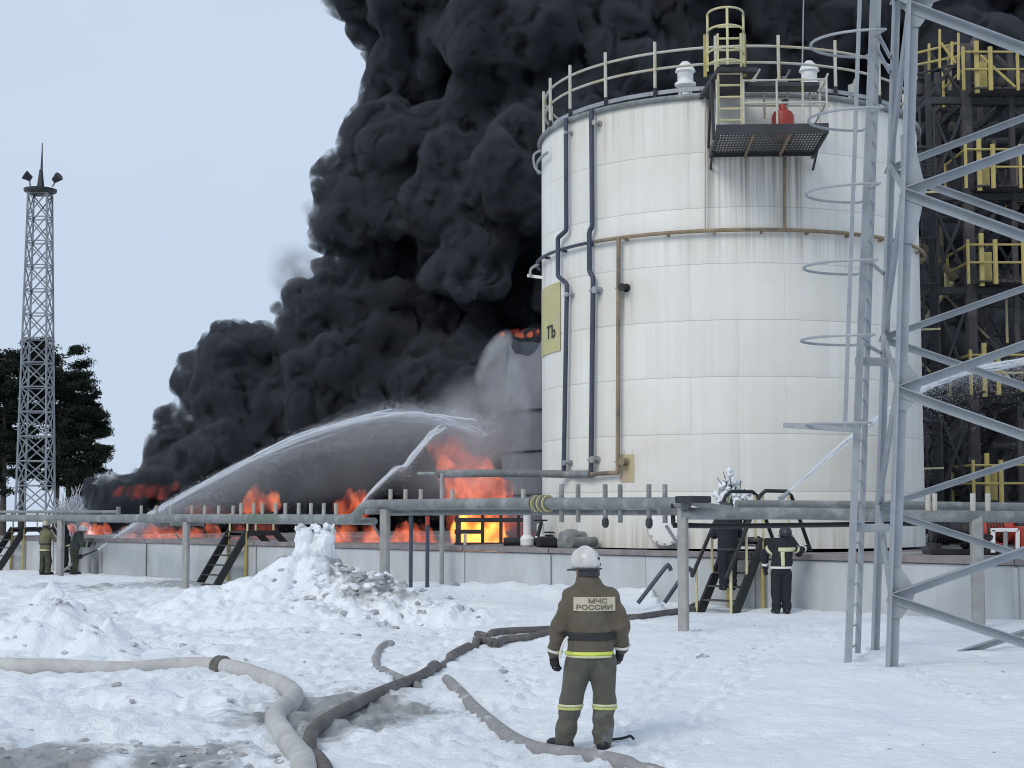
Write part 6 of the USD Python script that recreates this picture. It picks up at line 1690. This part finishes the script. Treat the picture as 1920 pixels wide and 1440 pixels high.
def veil(t, top, bot, Yw, m, seed, n=70, k=26, name="mist_veil", rough=0.5):
    """a curtain of falling mist: a closed lens between a top line and a bottom line, thickest just under the top"""
    T = smooth_path(top, n); B = smooth_path(bot, n)
    m_ = min(len(T), len(B)); T, B = T[:m_], B[:m_]
    u = np.linspace(0, 1, m_)[:, None]; w = np.linspace(0, 1, k)[None]
    mid = T[:, None] * (1 - w[..., None]) + B[:, None] * w[..., None]
    th = Yw * np.minimum(1, 4 * w) * (1 - w) ** 0.9 * np.minimum(1, np.minimum(u, 1 - u) * 7)
    th = th * np.clip(1 + rough * 2.6 * (fbm(mid * np.array([0.9, 0.9, 0.5]), 5, seed) - 0.5), 0.05, 3)
    fr = mid - np.array([0, 1, 0]) * th[..., None]; bk = mid + np.array([0, 1, 0]) * th[..., None]
    N = m_ * k
    v = np.vstack([fr.reshape(-1, 3), bk.reshape(-1, 3)])
    f = []
    ii = (np.arange(m_ - 1)[:, None] * k + np.arange(k - 1)[None]).ravel()
    a = np.stack([ii, ii + k, ii + k + 1, ii + 1], 1)
    f = np.vstack([a, (a + N)[:, ::-1]])
    rim = [(i * k, (i + 1) * k) for i in range(m_ - 1)]
    side = [(a_, N + a_, N + b_, b_) for a_, b_ in rim] + [(b_ + k - 1, N + b_ + k - 1, N + a_ + k - 1, a_ + k - 1) for a_, b_ in rim]
    side += [(j + 1, N + j + 1, N + j, j) for j in range(k - 1)] + [((m_ - 1) * k + j, N + (m_ - 1) * k + j, N + (m_ - 1) * k + j + 1, (m_ - 1) * k + j + 1) for j in range(k - 1)]
    f = np.vstack([f, np.array(side)])
    F3 = np.vstack([f[:, [0, 1, 2]], f[:, [0, 2, 3]]])
    if trimesh.Trimesh(v, F3, process=False).volume < 0:
        F3 = F3[:, ::-1]
    obj(name, (v, F3), m, t, smooth=True)
def L(pts, Ya, Yb):
    n = len(pts)
    return [W(px, py, Ya + (Yb - Ya) * i / (n - 1)) for i, (px, py) in enumerate(pts)]
arcp = [(183, 1031), (232, 997), (285, 964), (360, 921), (440, 879), (520, 840), (600, 808), (680, 786), (740, 777), (790, 777), (840, 787), (880, 797), (915, 815)]
pts = L(arcp, 51.7, 57.5)
t1, P, R, r = jet("water_jet", "long white water jet arching from the hose crew at left over to the fire", pts, [0.05, 0.06, 0.075, 0.09, 0.10, 0.12, 0.15, 0.19, 0.24, 0.28, 0.32, 0.36, 0.38], M["water"], 21)
spray(t1, P, R, r, 60000, 0.018, 0.42, 1.0, 0.05)
top = L([(200, 1022), (285, 966), (440, 881), (600, 811), (740, 781), (840, 790), (950, 830)], 52, 57.5)
bot = L([(230, 1028), (330, 990), (480, 960), (620, 945), (760, 930), (870, 905), (960, 900)], 52, 57.5)
veil(t1, top, bot, 1.15, M["veil"], 31)
bot2 = L([(215, 1018), (300, 968), (450, 902), (610, 850), (745, 835), (850, 850), (950, 870)], 52, 57.5)
veil(t1, top, bot2, 0.6, M["veil_thick"], 32)
pts = L([(668, 958), (690, 930), (720, 900), (745, 880), (760, 876), (780, 850), (805, 822), (826, 806), (840, 802)], 47.5, 57.0)
t2_, P, R, r = jet("water_jet", "thin white water jet slanting up behind the main pipe to meet the arching jet", pts, [0.04, 0.05, 0.06, 0.07, 0.08, 0.10, 0.13, 0.15], M["water"], 22)
spray(t2_, P, R, r, 4000, 0.014, 0.12, 0.7)
pts = L([(1479, 922), (1530, 878), (1590, 826), (1640, 788), (1700, 748), (1760, 716), (1820, 696), (1880, 686), (1960, 676), (2060, 690)], 33.0, 43.5)
t3_, P, R, r = jet("water_jet", "white water jet climbing from the right-hand stile past the tank to the stair tower", pts, [0.035, 0.04, 0.05, 0.06, 0.07, 0.085, 0.10, 0.12, 0.14], M["water"], 23)
spray(t3_, P, R, r, 9000, 0.013, 0.2, 0.8, 0.45)
obj("nozzle_tip", rod(P[0] - unit(P[1] - P[0]) * 0.45, P[0], 0.06, 10, 0.035), M["galv"], t3_, smooth=40)
# steam, spray and wisps around the burning tank: soft-edged puffs, densest at their hearts
def puff(name, label, px, py, Y, rx, ry, rz_, dens, seed, col=(0.9, 0.9, 0.92), tilt=0.0, cat="spray"):
    c = W(px, py, Y)
    sd = f"soft_{name}_{seed}"
    m = usdkit.material(stage, "/World/Looks/" + sd, {"g": ("geometry", {}), "sub": ("vector_math", {"math_type": "subtract", "vector2": tuple(c)}), "rot": ("vector_rotate", {"rotate_type": "y_axis", "angle": tilt}),
        "div": ("vector_math", {"math_type": "divide", "vector2": (rx, ry, rz_)}), "gr": ("gradient_texture", {"gradient_type": "spherical"}),
        "n": ("noise_texture", {"scale": 1.1, "detail": 4.0, "roughness": 0.6}), "nr": ("map_range", {"from_min": 0.36, "from_max": 0.66, "to_min": 0.15, "to_max": 1.6, "clamp": True}),
        "m": ("math", {"math_type": "multiply"}), "d": ("math", {"math_type": "multiply", "value2": dens}), "v": ("principled_volume", {"color": col})},
        [("g.position", "sub.vector1"), ("sub.vector", "rot.vector"), ("rot.vector", "div.vector1"), ("div.vector", "gr.vector"), ("g.position", "n.vector"), ("n.fac", "nr.value"), ("gr.fac", "m.value1"), ("nr.result", "m.value2"), ("m.value", "d.value1"), ("d.value", "v.density")], volume="v.volume")
    s_ = trimesh.creation.icosphere(3, 1.0)
    v = np.array(s_.vertices) * (rx, ry, rz_)
    ct, st = math.cos(tilt), math.sin(tilt)
    v = np.stack([v[:, 0] * ct + v[:, 2] * st * -1, v[:, 1], v[:, 0] * st + v[:, 2] * ct], 1)
    obj(name, (v + c, np.array(s_.faces)), m, smooth=True, label=label, cat=cat, kind="stuff")
puff("water_plume", "bright plume of water bursting over the torn side of the grey tank", 925, 672, 61.0, 0.55, 0.7, 1.35, 5.0, 41, tilt=-0.5)
puff("steam_cloud", "tall column of steam falling down the left side of the grey burning tank", 950, 765, 60.0, 1.0, 0.9, 2.4, 2.4, 42)
puff("steam_cloud", "wide grey bank of steam above the red flame left of the grey tank", 905, 790, 59.0, 2.2, 1.4, 2.0, 0.95, 43)
puff("steam_cloud", "low mist of spray drifting in front of the fire between the two pipes", 880, 905, 53.5, 2.8, 1.0, 1.5, 0.45, 44)
puff("smoke_wisp", "thin grey wisps of smoke at the left fringe of the plume above the dark billows", 560, 520, 86.0, 1.9, 1.4, 2.3, 0.9, 46, (0.5, 0.5, 0.54), 0.5, "smoke")
puff("smoke_wisp", "small pale puff of smoke drifting off the plume's left edge at mid height", 598, 392, 86.0, 1.1, 0.8, 0.75, 1.6, 47, (0.5, 0.5, 0.54), 0.0, "smoke")
